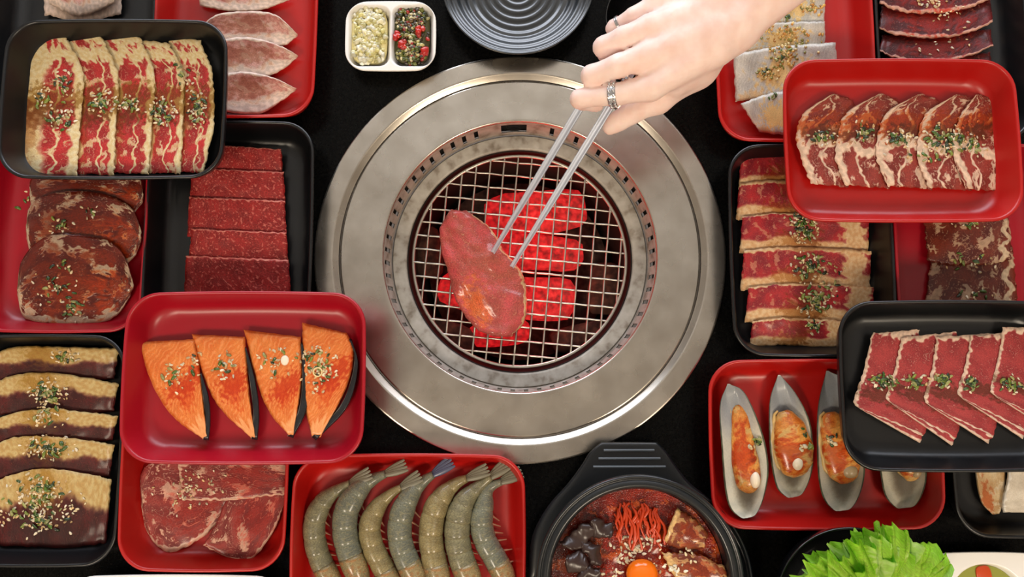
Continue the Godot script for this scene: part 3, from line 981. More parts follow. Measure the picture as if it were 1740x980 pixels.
	var my := [[258, 322], [306, 374], [362, 430], [420, 494], [482, 548], [540, 590]]
	var mx := [[1256, 1420], [1252, 1440], [1258, 1477], [1260, 1480], [1268, 1485], [1275, 1440]]
	for k in 6:
		var a: float = my[k][0]
		var b: float = my[k][1]
		var x0: float = mx[k][0]
		var x1: float = mx[k][1]
		lay(trays.M, "streaky_beef_slice", ["topmost streaky beef slice in the black tray right of the grill", "second streaky beef slice down, partly under the red tray's corner", "third streaky beef slice down, with green onion at its middle", "fourth streaky beef slice down, in the middle of the rows", "fifth streaky beef slice down, dark red with a purple lower edge", "lowest streaky beef slice, mostly cream fat"][k], st[k % 4] if k < 5 else st[1],
			[x0 + 4, a + 6, lerpf(x0, x1, 0.3), a, lerpf(x0, x1, 0.7), a + 2, x1, a + 6], [x0 - 2, b, lerpf(x0, x1, 0.35), b - 4, lerpf(x0, x1, 0.7), b, x1 - 2, b], 0.0052, 0.0, {"t": 0.0035, "rag": 2.0, "seed": k * 19.0}, "meat", "streaky beef slices in the black tray")
	dress(trays.M, "the streaky beef right of the grill", [[1365, 392, 26, 24, 44], [1375, 455, 34, 30, 40], [1385, 512, 34, 26, 50], [1380, 553, 16, 16, 16], [1350, 372, 20, 12, 10], [1400, 480, 40, 50, 16]], 1.5, 0.8, 1000)

	# collar pieces in the dark red tray
	var nd := []
	for k in 2:
		nd.append(flesh("glazed_collar_%d" % k, 340 + k * 5, {"mm": Vector2(40, 76), "lean": rgb(112, 44, 26), "lean2": rgb(80, 26, 16), "fat": rgb(206, 178, 144), "bands": [[1, 0.9, 0.05, 0.12, 0.06]], "vein": [0.03, 0.1, 0.8], "blob": [0.07, 0.4, 0.8], "fiber": 0.13, "wet": 0.8}))
	lay(trays.N, "glazed_pork_slice", "upper glazed pork slice in the dark red tray at the right edge", nd[0], [1570, 372, 1620, 366, 1680, 362, 1714, 372], [1576, 444, 1620, 450, 1680, 448, 1722, 440], 0.0005, 0.0045, {"t": 0.0035, "rag": 4.0}, "meat", "glazed pork slices in the dark red tray")
	lay(trays.N, "glazed_pork_slice", "lower glazed pork slice, running under the lower right black tray", nd[1], [1582, 432, 1640, 428, 1690, 428, 1722, 436], [1572, 520, 1640, 524, 1690, 524, 1730, 516], 0.0, 0.0, {"t": 0.0035, "rag": 4.0}, "meat", "glazed pork slices in the dark red tray")
	dress(trays.N, "the glazed pork in the dark red tray", [[1645, 378, 40, 12, 14], [1650, 445, 50, 25, 16], [1660, 500, 40, 12, 10]], 1.0, 0.7, 1020)

	# lean slices with white edges, fanned in the lower right black tray
	var wh := []
	for k in 3:
		wh.append(flesh("fan_beef_%d" % k, 360 + k * 3, {"mm": Vector2(46, 95), "lean": rgb(166, 62, 62), "lean2": rgb(140, 48, 50), "fat": rgb(232, 200, 176), "bands": [[0, 0.0, 0.045, 0.02, 0.08], [1, 0.0, 0.03, 0.03, 0.1], [1, 1.0, 0.05, 0.02, 0.1], [1, 0.86, 0.015, 0.02, 0.1]], "vein": [0.028, 0.055, 0.6], "fiber": 0.13, "wet": 0.5, "sauce": [[0.5, 0.52, 0.8, 0.09, 0.6, rgb(70, 48, 26)]]}))
	var fan := [[1482, 566, 1450, 688, 1562, 752, 1562, 560], [1532, 573, 1505, 680, 1617, 757, 1626, 563], [1592, 572, 1570, 684, 1680, 754, 1690, 566], [1650, 570, 1626, 672, 1738, 746, 1748, 562], [1704, 556, 1682, 668, 1796, 740, 1790, 556]]
	for k in 5:
		var q: Array = fan[k]
		# the rails run down the fan: left edge, then on along the sloping lower edge
		lay(trays.O, "lean_beef_slice", ["leftmost white edged slice of the fan in the lower right black tray", "second white edged slice from the left in the lower right black tray", "third white edged slice from the left in the lower right black tray", "fourth white edged slice from the left in the lower right black tray", "white edged slice at the picture's right edge"][k], wh[k % 3],
			[q[0], q[1], (q[0] + q[2 ]) / 2.0 + 2, (q[1] + q[3]) / 2.0, q[2] + 1, q[3] - 8, q[2] + 10, q[3] + 6], [q[6], q[7], lerpf(q[6], q[4], 0.45) + 8, lerpf(q[7], q[5], 0.5), q[4] + 14, q[5] - 34, q[4], q[5]], 0.0046, 0.0, {"t": 0.003, "rag": 2.4, "seed": k * 29.0, "nu": 44}, "meat", "white edged slices in the lower right tray")
	dress(trays.O, "the fan of lean slices at the lower right", [[1500, 648, 34, 16, 30], [1555, 648, 24, 16, 24], [1600, 645, 24, 16, 24], [1650, 652, 24, 16, 24], [1715, 655, 28, 20, 26]], 0.9, 1.2, 1040)
# ---------------------------------------------------------------- salmon, prawns, mussels, white fish
func fish_and_shells() -> void:
	var sk := flesh("salmon_skin", 402, {"mm": Vector2(14, 60), "lean": rgb(34, 36, 40), "lean2": rgb(20, 21, 24), "fat": rgb(120, 118, 112), "bands": [[0, 0.0, 0.12, 0.05, 0.1]], "fiber": 0.25, "wet": 0.8})
	var sm := [[[233, 581, 262, 660, 296, 710, 347, 747], [331, 576, 338, 615, 343, 660, 352, 745], [340, 632, 344, 672, 349, 716, 344, 747], [342, 632, 355, 675, 358, 716, 355, 748]],
		[[326, 568, 346, 640, 376, 696, 428, 745], [416, 572, 420, 620, 424, 670, 434, 745], [416, 588, 424, 650, 430, 700, 426, 746], [418, 588, 435, 650, 441, 705, 438, 747]],
		[[414, 560, 440, 660, 462, 706, 492, 741], [511, 572, 513, 620, 510, 668, 498, 741], [511, 582, 513, 640, 508, 690, 488, 741], [514, 582, 526, 640, 522, 695, 498, 744]],
		[[514, 548, 514, 630, 518, 690, 530, 742], [590, 566, 601, 600, 588, 660, 545, 742], [592, 574, 602, 612, 582, 682, 529, 742], [598, 576, 609, 625, 590, 692, 537, 748]]]
	for k in 4:
		var q: Array = sm[k]
		var fm := flesh("salmon_%d" % k, 410 + k, {"mm": Vector2(46, 88), "lean": rgb(218, 124, 58), "lean2": rgb(206, 104, 44), "fat": rgb(232, 166, 106), "fat2": rgb(226, 148, 92), "stripes": [0.85, 0.62, 0.78, 0.35, 0.6, 9.0], "bands": [[1, 0.97, 0.12, 0.08, 0.1]], "fiber": 0.06, "wet": 0.5,
			"sauce": [[0.65, 0.48, 0.55, 0.16, 0.75, rgb(158, 52, 8)], [0.55, 0.6, 0.3, 0.15, 0.5, rgb(170, 64, 14)]]})
		var b1 := slab(trays.F, V(q[0]), V(q[1]), 0.0, 0.001, {"t": 0.0085, "rag": 1.0, "seed": k * 20.0, "edge": 10.0})
		var b2 := slab(trays.F, V(q[2]), V(q[3]), 0.0, 0.0, {"t": 0.0083, "rag": 0.4, "nv": 8})
		var at := b1.base()
		var s := thing("salmon_slice", ["leftmost salmon slice in the crimson tray, the broadest wedge", "second salmon slice from the left in the crimson tray", "third salmon slice from the left, with a white flake on it", "rightmost salmon slice in the crimson tray, most covered with sesame"][k], "salmon", at, "salmon slices")
		part(s, "flesh", b1.mesh(at), fm)
		part(s, "skin", b2.mesh(at), sk, "dark silvery salmon skin")
	dress(trays.F, "the salmon slices in the crimson tray", [[300, 640, 30, 28, 26], [335, 610, 14, 40, 12], [385, 620, 26, 26, 26], [470, 615, 34, 30, 26], [545, 628, 34, 42, 80], [525, 605, 30, 20, 12]], 1.1, 0.22, 1060)
	solo("garlic_flake", "white garlic flake on the third salmon slice", "garlic", bl(P(484, 612, height_at(trays.F, P(484, 612, 0.04).x, P(484, 612, 0.04).z) - T), Vector3(0.0034, 0.0016, 0.0042)), mat("garlic_white", rgb(240, 228, 206), 0.45))
	var ob := MB.new()
	lathe(ob, [[0.003, -0.0007], [0.0041, -0.0007], [0.0041, 0.0009], [0.003, 0.0009]], P(540, 632, height_at(trays.F, P(540, 632, 0.04).x, P(540, 632, 0.04).z) - T + 0.001), 16, true)
	solo("scallion_ring", "pale onion ring on the rightmost salmon slice", "scallion", ob, mat("onion_pale", rgb(236, 210, 150), 0.4))

	# prawns
	var sp := [[605, 816, 581, 828, 553, 848, 536, 880, 535, 916, 545, 952, 562, 985, 580, 1015], [670, 799, 636, 813, 611, 831, 590, 864, 586, 900, 593, 934, 606, 970, 622, 1005], [696, 820, 664, 839, 640, 864, 628, 896, 634, 929, 649, 960, 664, 990, 676, 1015], [750, 797, 719, 818, 696, 844, 681, 880, 680, 917, 690, 948, 706, 980, 720, 1010],
		[806, 808, 777, 820, 754, 841, 738, 870, 732, 910, 737, 948, 746, 985, 752, 1015], [848, 799, 816, 824, 790, 850, 779, 882, 777, 914, 784, 948, 798, 985, 808, 1015], [870, 812, 832, 828, 823, 857, 818, 888, 825, 919, 841, 948, 857, 980, 866, 1008]]
	var shell := []
	for k in 3:
		shell.append(flesh("prawn_shell_%d" % k, 430 + k * 3, {"mm": Vector2(40, 40), "lean": [rgb(134, 128, 98), rgb(120, 122, 104), rgb(142, 128, 88)][k], "lean2": [rgb(104, 100, 78), rgb(96, 98, 86), rgb(116, 102, 68)][k], "fat": rgb(150, 142, 106), "blob": [0.25, 0.3, 0.5], "vein": [0.2, 0.05, 0.3], "fiber": 0.22, "wet": 1.0, "rough": 0.36, "relief": 0.05}))
		(shell[k] as StandardMaterial3D).texture_repeat = true
	var tailm := mat("prawn_tail", rgb(112, 108, 90), 0.4)
	var legm := mat("prawn_leg", rgb(182, 128, 96), 0.5)
	var headm := flesh("prawn_head", 445, {"mm": Vector2(40, 40), "lean": rgb(148, 128, 88), "lean2": rgb(124, 112, 80), "fat": rgb(166, 104, 58), "blob": [0.2, 0.25, 0.5], "fiber": 0.2, "wet": 1.0, "rough": 0.36})
	headm.texture_repeat = true
	var wid := [18.0, 20.5, 18.0, 20.0, 20.0, 21.0, 19.0]
	for k in 7:
		var pl := V(sp[k])
		var r0: float = wid[k] * 0.000505
		var rad := func(t: float) -> float: return r0 * (0.34 + 0.66 * smoothstep(0.03, 0.42, t)) * (1.0 - 0.25 * smoothstep(0.8, 1.0, t))
		var pos := func(t: float) -> Vector3:
			var r: float = rad.call(t)
			return P2(spline(pl, t), 0.0050 + r * 0.95 + 0.010 * pow(1.0 - t, 4))
		var s := thing("prawn", ["leftmost raw grey prawn in the red tray", "second prawn from the left, with the tail raised to the tray rim", "third prawn from the left, sharply bent, its tail tucked behind the fourth", "fourth prawn from the left, with a bluish shining tail", "fifth prawn from the left, greenish", "sixth prawn from the left, the tail under the tray rim", "rightmost prawn, brownish, with pale legs on its right side"][k], "prawn", pos.call(0.5) - Vector3(0, r0, 0), "raw prawns in the red tray")
		var cuts := [0.08, 0.2, 0.32, 0.44, 0.56, 0.67, 0.77]
		for g in 6:
			var path := PackedVector3Array()
			var rr := PackedFloat32Array()
			for i in 9:
				var t: float = lerpf(cuts[g] - 0.02, cuts[g + 1] + 0.012, i / 8.0)
				path.append(pos.call(t))
				var f := i / 8.0
				rr.append(rad.call(t) * (0.93 + 0.1 * smoothstep(0.0, 0.35, f) - 0.02 * f) * (1.0 - 0.12 * smoothstep(0.86, 1.0, f)))
			var b := MB.new()
			tube(b, path, rr, 18, 1.0)
			part(s, "shell_segment", b.mesh(s.position), shell[(k + (1 if k > 3 else 0)) % 3] if k != 1 and k != 3 else shell[1])
		var hp := PackedVector3Array()
		var hr := PackedFloat32Array()
		for i in 14:
			var t := lerpf(0.755, 1.0, i / 13.0)
			hp.append(pos.call(t))
			hr.append(rad.call(t) * 1.03 * (1.0 - 0.5 * smoothstep(0.6, 1.0, i / 13.0)))
		var hb := MB.new()
		tube(hb, hp, hr, 18, 1.0)
		part(s, "head", hb.mesh(s.position), headm)
		# tail fan: four blades past the last segment
		var e: Vector3 = pos.call(0.09)
		var d: Vector3 = (pos.call(0.0) - pos.call(0.16)).normalized()
		var sd := d.cross(Vector3.UP).normalized()
		for g in 4:
			var an: float = [-0.13, -0.045, 0.045, 0.13][g]
			var dd := (d + sd * an * 1.3).normalized()
			var tb := MB.new()
			var tp := PackedVector3Array()
			var tr := PackedFloat32Array()
			for i in 7:
				tp.append(e + dd * (0.003 + 0.021 * i / 6.0) + Vector3(0, 0.0006 * g, 0) + sd * an * 0.004)
				tr.append(0.0024 * sin(PI * (0.2 + 0.68 * i / 6.0)))
			tube(tb, tp, tr, 8, 0.4)
			part(s, "tail_blade", tb.mesh(s.position), tailm if k != 3 else mat("prawn_tail_blue", rgb(78, 84, 110), 0.28))
		for g in 6:
			var t := 0.36 + 0.085 * g
			var c: Vector3 = pos.call(t)
			var ax: Vector3 = (pos.call(t + 0.02) - pos.call(t - 0.02)).normalized()
			var sv := Vector3.UP.cross(ax).normalized()
			if sv.x < 0: sv = -sv
			var lp := PackedVector3Array()
			var lr := PackedFloat32Array()
			var rr: float = rad.call(t)
			var ext := 0.006 if k in [3, 6] else 0.0028
			for i in 5:
				var f := i / 4.0
				lp.append(c + sv * (rr * 0.7 + (rr * 0.3 + ext) * f) - Vector3(0, rr * 0.55 + 0.002 * f, 0) + ax * 0.004 * f)
				lr.append(lerpf(0.0011, 0.0004, f))
			var lb := MB.new()
			tube(lb, lp, lr, 6)
			part(s, "leg", lb.mesh(s.position), legm)

	# mussels
	var ms := [[[1236, 652, 1223, 690, 1226, 760, 1231, 825, 1240, 862, 1258, 879, 1268, 880], [1240, 652, 1266, 668, 1294, 730, 1306, 790, 1300, 838, 1286, 872, 1270, 880]],
		[[1322, 637, 1308, 680, 1307, 740, 1311, 790, 1320, 828, 1336, 844, 1345, 845], [1326, 637, 1352, 668, 1376, 715, 1382, 770, 1378, 808, 1364, 838, 1347, 845]],
		[[1404, 630, 1390, 690, 1388, 760, 1391, 815, 1400, 848, 1416, 866, 1426, 868], [1408, 630, 1440, 650, 1462, 720, 1470, 790, 1464, 832, 1448, 862, 1428, 868]],
		[[1512, 660, 1496, 710, 1494, 770, 1496, 805, 1504, 842, 1522, 862, 1533, 863], [1516, 660, 1544, 690, 1568, 740, 1575, 800, 1570, 832, 1556, 858, 1536, 863]]]
	var fl := [[1252, 688, 1258, 715, 1262, 750, 1266, 785, 1272, 818, 1276, 836], [1330, 698, 1342, 730, 1348, 760, 1354, 790, 1360, 806], [1410, 700, 1418, 735, 1424, 765, 1434, 795, 1444, 818], [1536, 740, 1540, 770, 1546, 795, 1552, 815]]
	var fr := [[10, 16, 20, 24, 23, 11], [14, 28, 33, 29, 15], [15, 24, 27, 29, 16], [11, 19, 18, 11]]
	for k in 4:
		var nac := flesh("mussel_nacre_%d" % k, 460 + k, {"mm": Vector2(36, 115), "lean": rgb(218, 212, 192), "lean2": rgb(196, 194, 178), "fat": rgb(46, 44, 30), "fat2": rgb(70, 78, 52), "bands": [[0, 0.0, 0.03, 0.0, 0.1], [0, 1.0, 0.03, 0.0, 0.1]], "fiber": 0.03, "wet": 0.8, "relief": 0.0, "rough_edge": 0.1,
			"sauce": [[0.5, 0.12, 0.8, 0.26, 0.8, rgb(118, 124, 140)], [0.52, 0.5, 0.36, 0.32, 0.75, rgb(70, 60, 50)]]})
		var b1 := slab(trays.P, V(ms[k][0]), V(ms[k][1]), 0.0075 if k == 0 else 0.001, 0.0075 if k == 0 else 0.001, {"t": 0.0016, "rag": 0.0, "bowl": 0.0085, "nu": 48, "nv": 24, "edge": 30.0, "und": 0.0, "lump": 0.0})
		var at := b1.base()
		var s := thing("mussel", ["leftmost mussel, its orange meat split open with green on it", "second mussel from the left, with plump orange meat", "third mussel from the left, beside the black tray", "fourth mussel, mostly hidden under the black tray"][k], "mussel", at, "mussels in the red tray")
		part(s, "shell", b1.mesh(at), nac)
		var fp := V(fl[k])
		var path := PackedVector3Array()
		var rr := PackedFloat32Array()
		for i in 26:
			var t := i / 25.0
			path.append(P2(spline(fp, t), 0.0125 + 0.003 * sin(t * 3.0)))
			var x: float = t * (fr[k].size() - 1)
			var i0 := mini(int(x), fr[k].size() - 2)
			rr.append(lerpf(fr[k][i0], fr[k][i0 + 1], smoothstep(0, 1, x - i0)) * 0.0005 * (1.0 if i > 0 and i < 25 else 0.6))
		var fb := MB.new()
		tube(fb, path, rr, 26, 0.55)
		for i in fb.v.size():
			var p := fb.v[i]
			fb.v[i] = p + Vector3(0, 0.0016 * nz.get_noise_3d(p.x * 5000, k * 50, p.z * 5000), 0)
		var om := flesh("mussel_meat_%d" % k, 470 + k, {"mm": Vector2(44, 60), "lean": rgb(196, 104, 36), "lean2": rgb(212, 146, 70), "fat": rgb(224, 186, 116), "vein": [0.05, 0.05, 0.4], "blob": [0.07, 0.24, 0.8], "fiber": 0.1, "wet": 1.0, "rough": 0.34, "relief": 0.12, "sauce": [[0.2, 0.5, 0.2, 0.3, 0.7, rgb(160, 60, 16)], [0.6, 0.6, 0.3, 0.2, 0.7, rgb(120, 52, 18)]]})
		part(s, "meat", fb.mesh(at), om, "plump orange mussel meat")
		# the frilled mantle along one side
		var mp := PackedVector3Array()
		var mr := PackedFloat32Array()
		for i in 22:
			var t := i / 21.0
			var c := spline(fp, t)
			var w: float = rr[clampi(int(t * 25), 0, 25)] / 0.0005
			mp.append(P(c.x - w * 1.04 - 1.5 * sin(t * 19.0), c.y, 0.0132 + 0.0008 * sin(t * 23.0)))
			mr.append(0.0026 * sin(PI * (0.12 + 0.76 * t)))
		var mb := MB.new()
		tube(mb, mp, mr, 8, 0.7)
		part(s, "mantle", mb.mesh(at), mat("mussel_mantle", rgb(206, 170, 106), 0.4), "yellowish frill")
		var kn: Array = [[1283, 815, 8.5, 14], [1355, 786, 10, 13], [1444, 800, 13, 12], [1556, 802, 9, 9]][k]
		var kb := bl(P(kn[0], kn[1], 0.0205 if k != 3 else 0.0175), Vector3(kn[2] * 0.0005, 0.0042, kn[3] * 0.0005))
		part(s, "muscle", kb.mesh(at), mat("mussel_knob_pale" if k < 2 else "mussel_knob_grey", rgb(236, 222, 196) if k < 2 else rgb(176, 152, 116), 0.3), "pale round muscle")
		if k < 3:
			for p in fb.v: mark(trays.P, p)
	strew("chopped_scallion", "chopped green onion on the mussels", "herbs", trays.P, chip_mesh(), [[1283, 748, 12, 12, 16], [1358, 735, 8, 10, 8], [1366, 756, 10, 8, 8], [1404, 745, 12, 10, 6]], GRN, 1.4, 1080)
	strew("minced_garlic", "garlic crumbs on the mussels", "garlic", trays.P, crumb_mesh(), [[1352, 756, 10, 8, 7], [1404, 746, 10, 8, 6], [1268, 757, 12, 9, 6]], [rgb(240, 222, 180), rgb(226, 190, 130)], 1.5, 1081)

	# white fish behind the hand
	var wf := []
	for k in 2:
		wf.append(flesh("white_fish_%d" % k, 490 + k, {"mm": Vector2(40, 85), "lean": rgb(196, 190, 178), "lean2": rgb(170, 166, 158), "fat": rgb(226, 222, 210), "stripes": [1.1, 0.35, 0.9, 0.5, 0.55, 6.0], "fiber": 0.08, "wet": 0.5, "sauce": [[0.55, 0.5, 0.4, 0.3, 0.55, rgb(214, 168, 80)], [0.95, 0.2, 0.2, 0.2, 0.4, rgb(196, 140, 70)]]}))
	var jf := [[[1296, -34, 1350, -36, 1404, -36], [1290, 46, 1350, 44, 1400, 42]], [[1262, 44, 1330, 38, 1402, 36], [1256, 92, 1330, 90, 1402, 84]], [[1246, 92, 1330, 78, 1420, 72], [1250, 172, 1330, 166, 1424, 160]], [[1258, 176, 1310, 158, 1372, 150], [1290, 224, 1320, 228, 1374, 228]]]
	for k in 4:
		lay(trays.J, "white_fish_fillet", ["white fish fillet at the picture's top edge, covered with browned seasoning", "second white fish fillet down behind the hand", "widest white fish fillet, third down", "lowest white fish fillet, beside the stacked red tray"][k], wf[k % 2], jf[k][0], jf[k][1], 0.0066, 0.0, {"t": 0.0055, "rag": 1.6, "seed": 14.0 * k}, "fish", "white fish fillets")
	var seas := [rgb(228, 184, 96), rgb(240, 214, 146), rgb(206, 144, 62), rgb(150, 142, 60)]
	strew("seasoning", "golden chopped garlic and herbs over the white fish", "seasoning", trays.J, crumb_mesh(), [[1335, 12, 45, 14, 60], [1380, 15, 22, 16, 30], [1335, 60, 40, 16, 70], [1330, 96, 26, 20, 80], [1305, 128, 22, 12, 50], [1360, 122, 26, 12, 30], [1340, 78, 60, 40, 40]], seas, 1.05, 1090)
	strew("chopped_scallion", "green onion bits over the white fish", "herbs", trays.J, chip_mesh(), [[1336, 30, 8, 10, 8], [1325, 100, 18, 20, 16], [1298, 126, 10, 8, 8], [1312, 168, 12, 6, 5]], GRN, 1.2, 1091)

	# squid, lower right corner
	var sq := flesh("squid_brown", 498, {"mm": Vector2(26, 60), "lean": rgb(206, 184, 146), "lean2": rgb(176, 140, 96), "fat": rgb(226, 214, 190), "blob": [0.06, 0.3, 0.6], "fiber": 0.06, "wet": 0.7, "sauce": [[0.3, 0.7, 0.3, 0.3, 0.8, rgb(150, 72, 26)]]})
	var sw := flesh("squid_white", 499, {"mm": Vector2(36, 60), "lean": rgb(226, 216, 200), "lean2": rgb(200, 188, 170), "fat": rgb(240, 234, 224), "bands": [[0, 0.04, 0.05, 0.03, 0.1]], "fiber": 0.05, "wet": 0.7})
	lay(trays.Q, "squid_piece", "brownish squid piece at the right edge under the black tray", sq, [1655, 740, 1657, 800, 1666, 850, 1686, 874], [1702, 740, 1708, 800, 1706, 850, 1698, 873], 0.0, 0.0, {"t": 0.006, "rag": 0.6}, "squid")
	lay(trays.Q, "squid_piece", "white squid piece at the right edge of the picture, under the black tray", sw, [1700, 740, 1712, 800, 1702, 850, 1704, 870], [1770, 740, 1776, 800, 1776, 850, 1768, 872], 0.0035, 0.0, {"t": 0.006, "rag": 0.6}, "squid")

func bl(c: Vector3, r: Vector3, turn := 0.0, lump := 0.0) -> MB:
	var b := MB.new()
	blob(b, c, r, turn, lump, 12, 20)
	return b

# ---------------------------------------------------------------- the meat on the grill, the tongs' chopsticks, sauces and plates
func middle_of_the_table() -> void:
	var gr := {"floor": -0.0290, "hm": {}}
	var gm := flesh("grilling_meat", 510, {"mm": Vector2(60, 120), "lean": rgb(188, 74, 74), "lean2": rgb(158, 72, 62), "fat": rgb(222, 176, 130), "vein": [0.03, 0.05, 0.55], "bands": [[0, 0.98, 0.02, 0.02, 0.1]], "fiber": 0.16, "wet": 1.0, "rough": 0.34, "relief": 0.16, "sauce": [[0.7, 0.45, 0.4, 0.2, 0.5, rgb(150, 100, 74)], [0.25, 0.7, 0.2, 0.16, 0.6, rgb(214, 150, 60)]]})
	lay(gr, "grilling_meat", "large pinkish red meat slice grilling on the wire grate under the chopstick tips", gm, [766, 356, 748, 388, 750, 425, 762, 466, 776, 512, 806, 556, 840, 572], [792, 358, 832, 386, 856, 424, 886, 462, 894, 492, 892, 544, 868, 572], 0.0, 0.0, {"t": 0.0075, "rag": 2.0, "und": 0.004, "lump": 0.0012, "nu": 64, "nv": 34, "edge": 5.0, "arch": 0.005}, "meat")

	# steel chopsticks
	var cm := mat("chopstick_steel", rgb(216, 226, 244), 0.4, 0.75)
	var ends := [[P(832, 438, -0.0185), P(980, 192, 0.096), 0.232, "left steel chopstick, passing between the fingers"], [P(868, 456, -0.0185), P(1035, 184, 0.098), 0.215, "right steel chopstick, held behind the ringed finger"]]
	for e in ends:
		var d: Vector3 = (e[1] - e[0]).normalized()
		var sd := d.cross(Vector3.UP).normalized()
		var up := sd.cross(d).normalized()
		var b := MB.new()
		var pts := PackedVector3Array()
		var sec := [[-1, -0.5], [-0.85, -0.62], [0.85, -0.62], [1, -0.5], [1, 0.45], [0.85, 0.6], [0.5, 0.55], [0.3, 0.2], [-0.3, 0.2], [-0.5, 0.55], [-0.85, 0.6], [-1, 0.45]]
		for i in 26:
			var t := i / 25.0
			var w := lerpf(0.0021, 0.0031, smoothstep(0.0, 0.5, t))
			var th := lerpf(0.0011, 0.0022, smoothstep(0.0, 0.4, t))
			if i == 0 or i == 25:
				w *= 0.02
				th *= 0.02
			elif i == 1 or i == 24:
				t = 0.001 if i == 1 else 0.999
			for q in sec: pts.append((e[0] as Vector3) + d * e[2] * t + sd * q[0] * w + up * q[1] * th)
		b.grid(pts, 26, sec.size(), false, true)
		solo("chopstick", e[3], "chopstick", b, cm, "steel chopsticks held by the hand")

	# sauce dish with two wells
	var wp := mat("white_porcelain", rgb(236, 234, 230), 0.22)
	var h := 0.021
	var a := P(588, 2, h)
	var c := P(740, 120, h)
	var ctr := Vector3((a.x + c.x) / 2, T, (a.z + c.z) / 2)
	var k := K(664, 61, h)
	var sb := dish((c.x - a.x) / 2 - 0.001, (c.z - a.z) / 2 - 0.001, 0.017, h, 0.014, [[(628.0 - 664) * k, 0.0, 35.5 * k, 54 * k, 0.010], [(701.0 - 664) * k, 0.0, 35.5 * k, 54 * k, 0.010]])
	var so := solo("sauce_dish", "white porcelain dish with two wells above the grill", "dish", sb, wp)
	so.position += ctr
	var gt := {"floor": 0.0105, "hm": {}}
	var wells := [[628.5, "minced_garlic", "pale minced garlic filling the left well of the white dish", "garlic"], [700.5, "chili_relish", "chopped green and red chili filling the right well of the white dish", "relish"]]
	for q in wells:
		var mb := MB.new()
		rbox(mb, P(q[0], 63, 0.0125), Vector3(31 * k, 0.0055, 49 * k), 0, 0, 4.0)
		for i in mb.v.size():
			var p := mb.v[i]
			mb.v[i] = p + Vector3(0, 0.0012 * nz.get_noise_2d(p.x * 6000, p.z * 6000), 0)
			if p.y > T + 0.013: mark(gt, mb.v[i])
		var gmx := mat("garlic_mince" if q[0] < 660 else "relish_mash", rgb(226, 214, 154) if q[0] < 660 else rgb(70, 66, 28), 0.5)
		var fill := solo(q[1] + "_filling", q[2] + ", the mass under the bits", q[3], mb, gmx)
		fill.set_meta("kind", "stuff")
	strew("minced_garlic", "loose bits of minced garlic in the white dish", "garlic", gt, crumb_mesh(), [[628, 36, 27, 22, 130], [628, 63, 29, 26, 150], [628, 93, 27, 18, 130]], [rgb(240, 234, 196), rgb(226, 216, 150), rgb(246, 242, 216), rgb(214, 204, 130)], 1.9, 1100, 0.4, 0.001)
	strew("chili_relish", "loose chopped chili, onion and herb bits in the white dish", "relish", gt, crumb_mesh(), [[700, 34, 27, 22, 140], [700, 62, 29, 26, 150], [700, 93, 26, 19, 130]], [rgb(78, 92, 24), rgb(116, 122, 40), rgb(44, 58, 16), rgb(196, 186, 120), rgb(222, 208, 160), rgb(170, 30, 18), rgb(52, 40, 20), rgb(96, 70, 30)], 1.5, 1101, 0.35, 0.0015)
	strew("chili_relish", "red chili pieces among the chopped relish", "chili", gt, crumb_mesh(), [[682, 78, 10, 8, 8], [712, 56, 12, 6, 7], [676, 62, 5, 7, 4], [722, 90, 8, 6, 4]], [rgb(190, 24, 16), rgb(206, 40, 20)], 2.7, 1102, 0.3, 0.002)

	# round black plate
	var bp := mat("black_stoneware", rgb(18, 25, 30), 0.24, 0.0, 0.7)
	var ph := 0.026
	var pc := P(880, -33, ph)
	var pr := 131 * K(880, 20, ph)
	var pb := MB.new()
	var prof := [[0.0, 0.008], [pr * 0.5, 0.0], [pr * 0.62, 0.0], [pr * 0.66, 0.004], [pr * 0.97, ph - 0.004], [pr, ph - 0.001], [pr * 0.995, ph], [pr * 0.975, ph]]
	for i in 60:
		var f := 0.96 * (1.0 - i / 59.0)
		var y := 0.011 + (ph - 0.0125) * smoothstep(0.5, 1.0, f) * smoothstep(0.3, 0.97, f)
		prof.append([pr * f, y + 0.0005 * sin(f * 62.0)])
	lathe(pb, prof, Vector3(pc.x, T, pc.z), 120)
	solo("round_plate", "round black plate with fine concentric ridges above the grill", "plate", pb, bp)

	# black bowl mostly hidden by the hand
	var bh := 0.04
	var bc := P(1104, 30, bh)
	var br := 75 * K(1104, 30, bh)
	var bb := MB.new()
	lathe(bb, [[0.0, 0.003], [br * 0.5, 0.003], [br * 0.52, 0.0], [br * 0.6, 0.0], [br * 0.62, 0.004], [br * 0.86, 0.014], [br * 0.97, 0.03], [br, bh - 0.001], [br * 0.99, bh], [br * 0.965, bh - 0.0005], [br * 0.93, 0.03], [br * 0.8, 0.014], [br * 0.5, 0.007], [0.0, 0.006]], Vector3(bc.x, T, bc.z), 72)
	solo("small_bowl", "small glossy black bowl behind the fingers", "bowl", bb, mat("black_gloss", rgb(14, 15, 17), 0.14, 0.0, 0.6))

	# white dish at the lower left edge
	tray("white_dish", "white dish just showing at the picture's bottom edge, left of the prawns", [97, 976, 488, 1210], 0.0, wp, "")

	# white sauce dish at the lower right corner
	var h2 := 0.022
	var a2 := P(1589, 940, h2)
	var k2 := K(1670, 980, h2)
	var half := 86 * k2
	var wb := dish(half, half, 0.010, h2, 0.016, [[0.0, -1.0 * k2, 68 * k2, 68 * k2, 68 * k2]])
	var wo := solo("sauce_dish", "square white dish with a round well of green sauce, lower right corner", "dish", wb, wp)
	wo.position += Vector3(a2.x + half, T, a2.z + half)
	var cx := Vector3(a2.x + half, T, a2.z + half - k2)
	var sbm := MB.new()
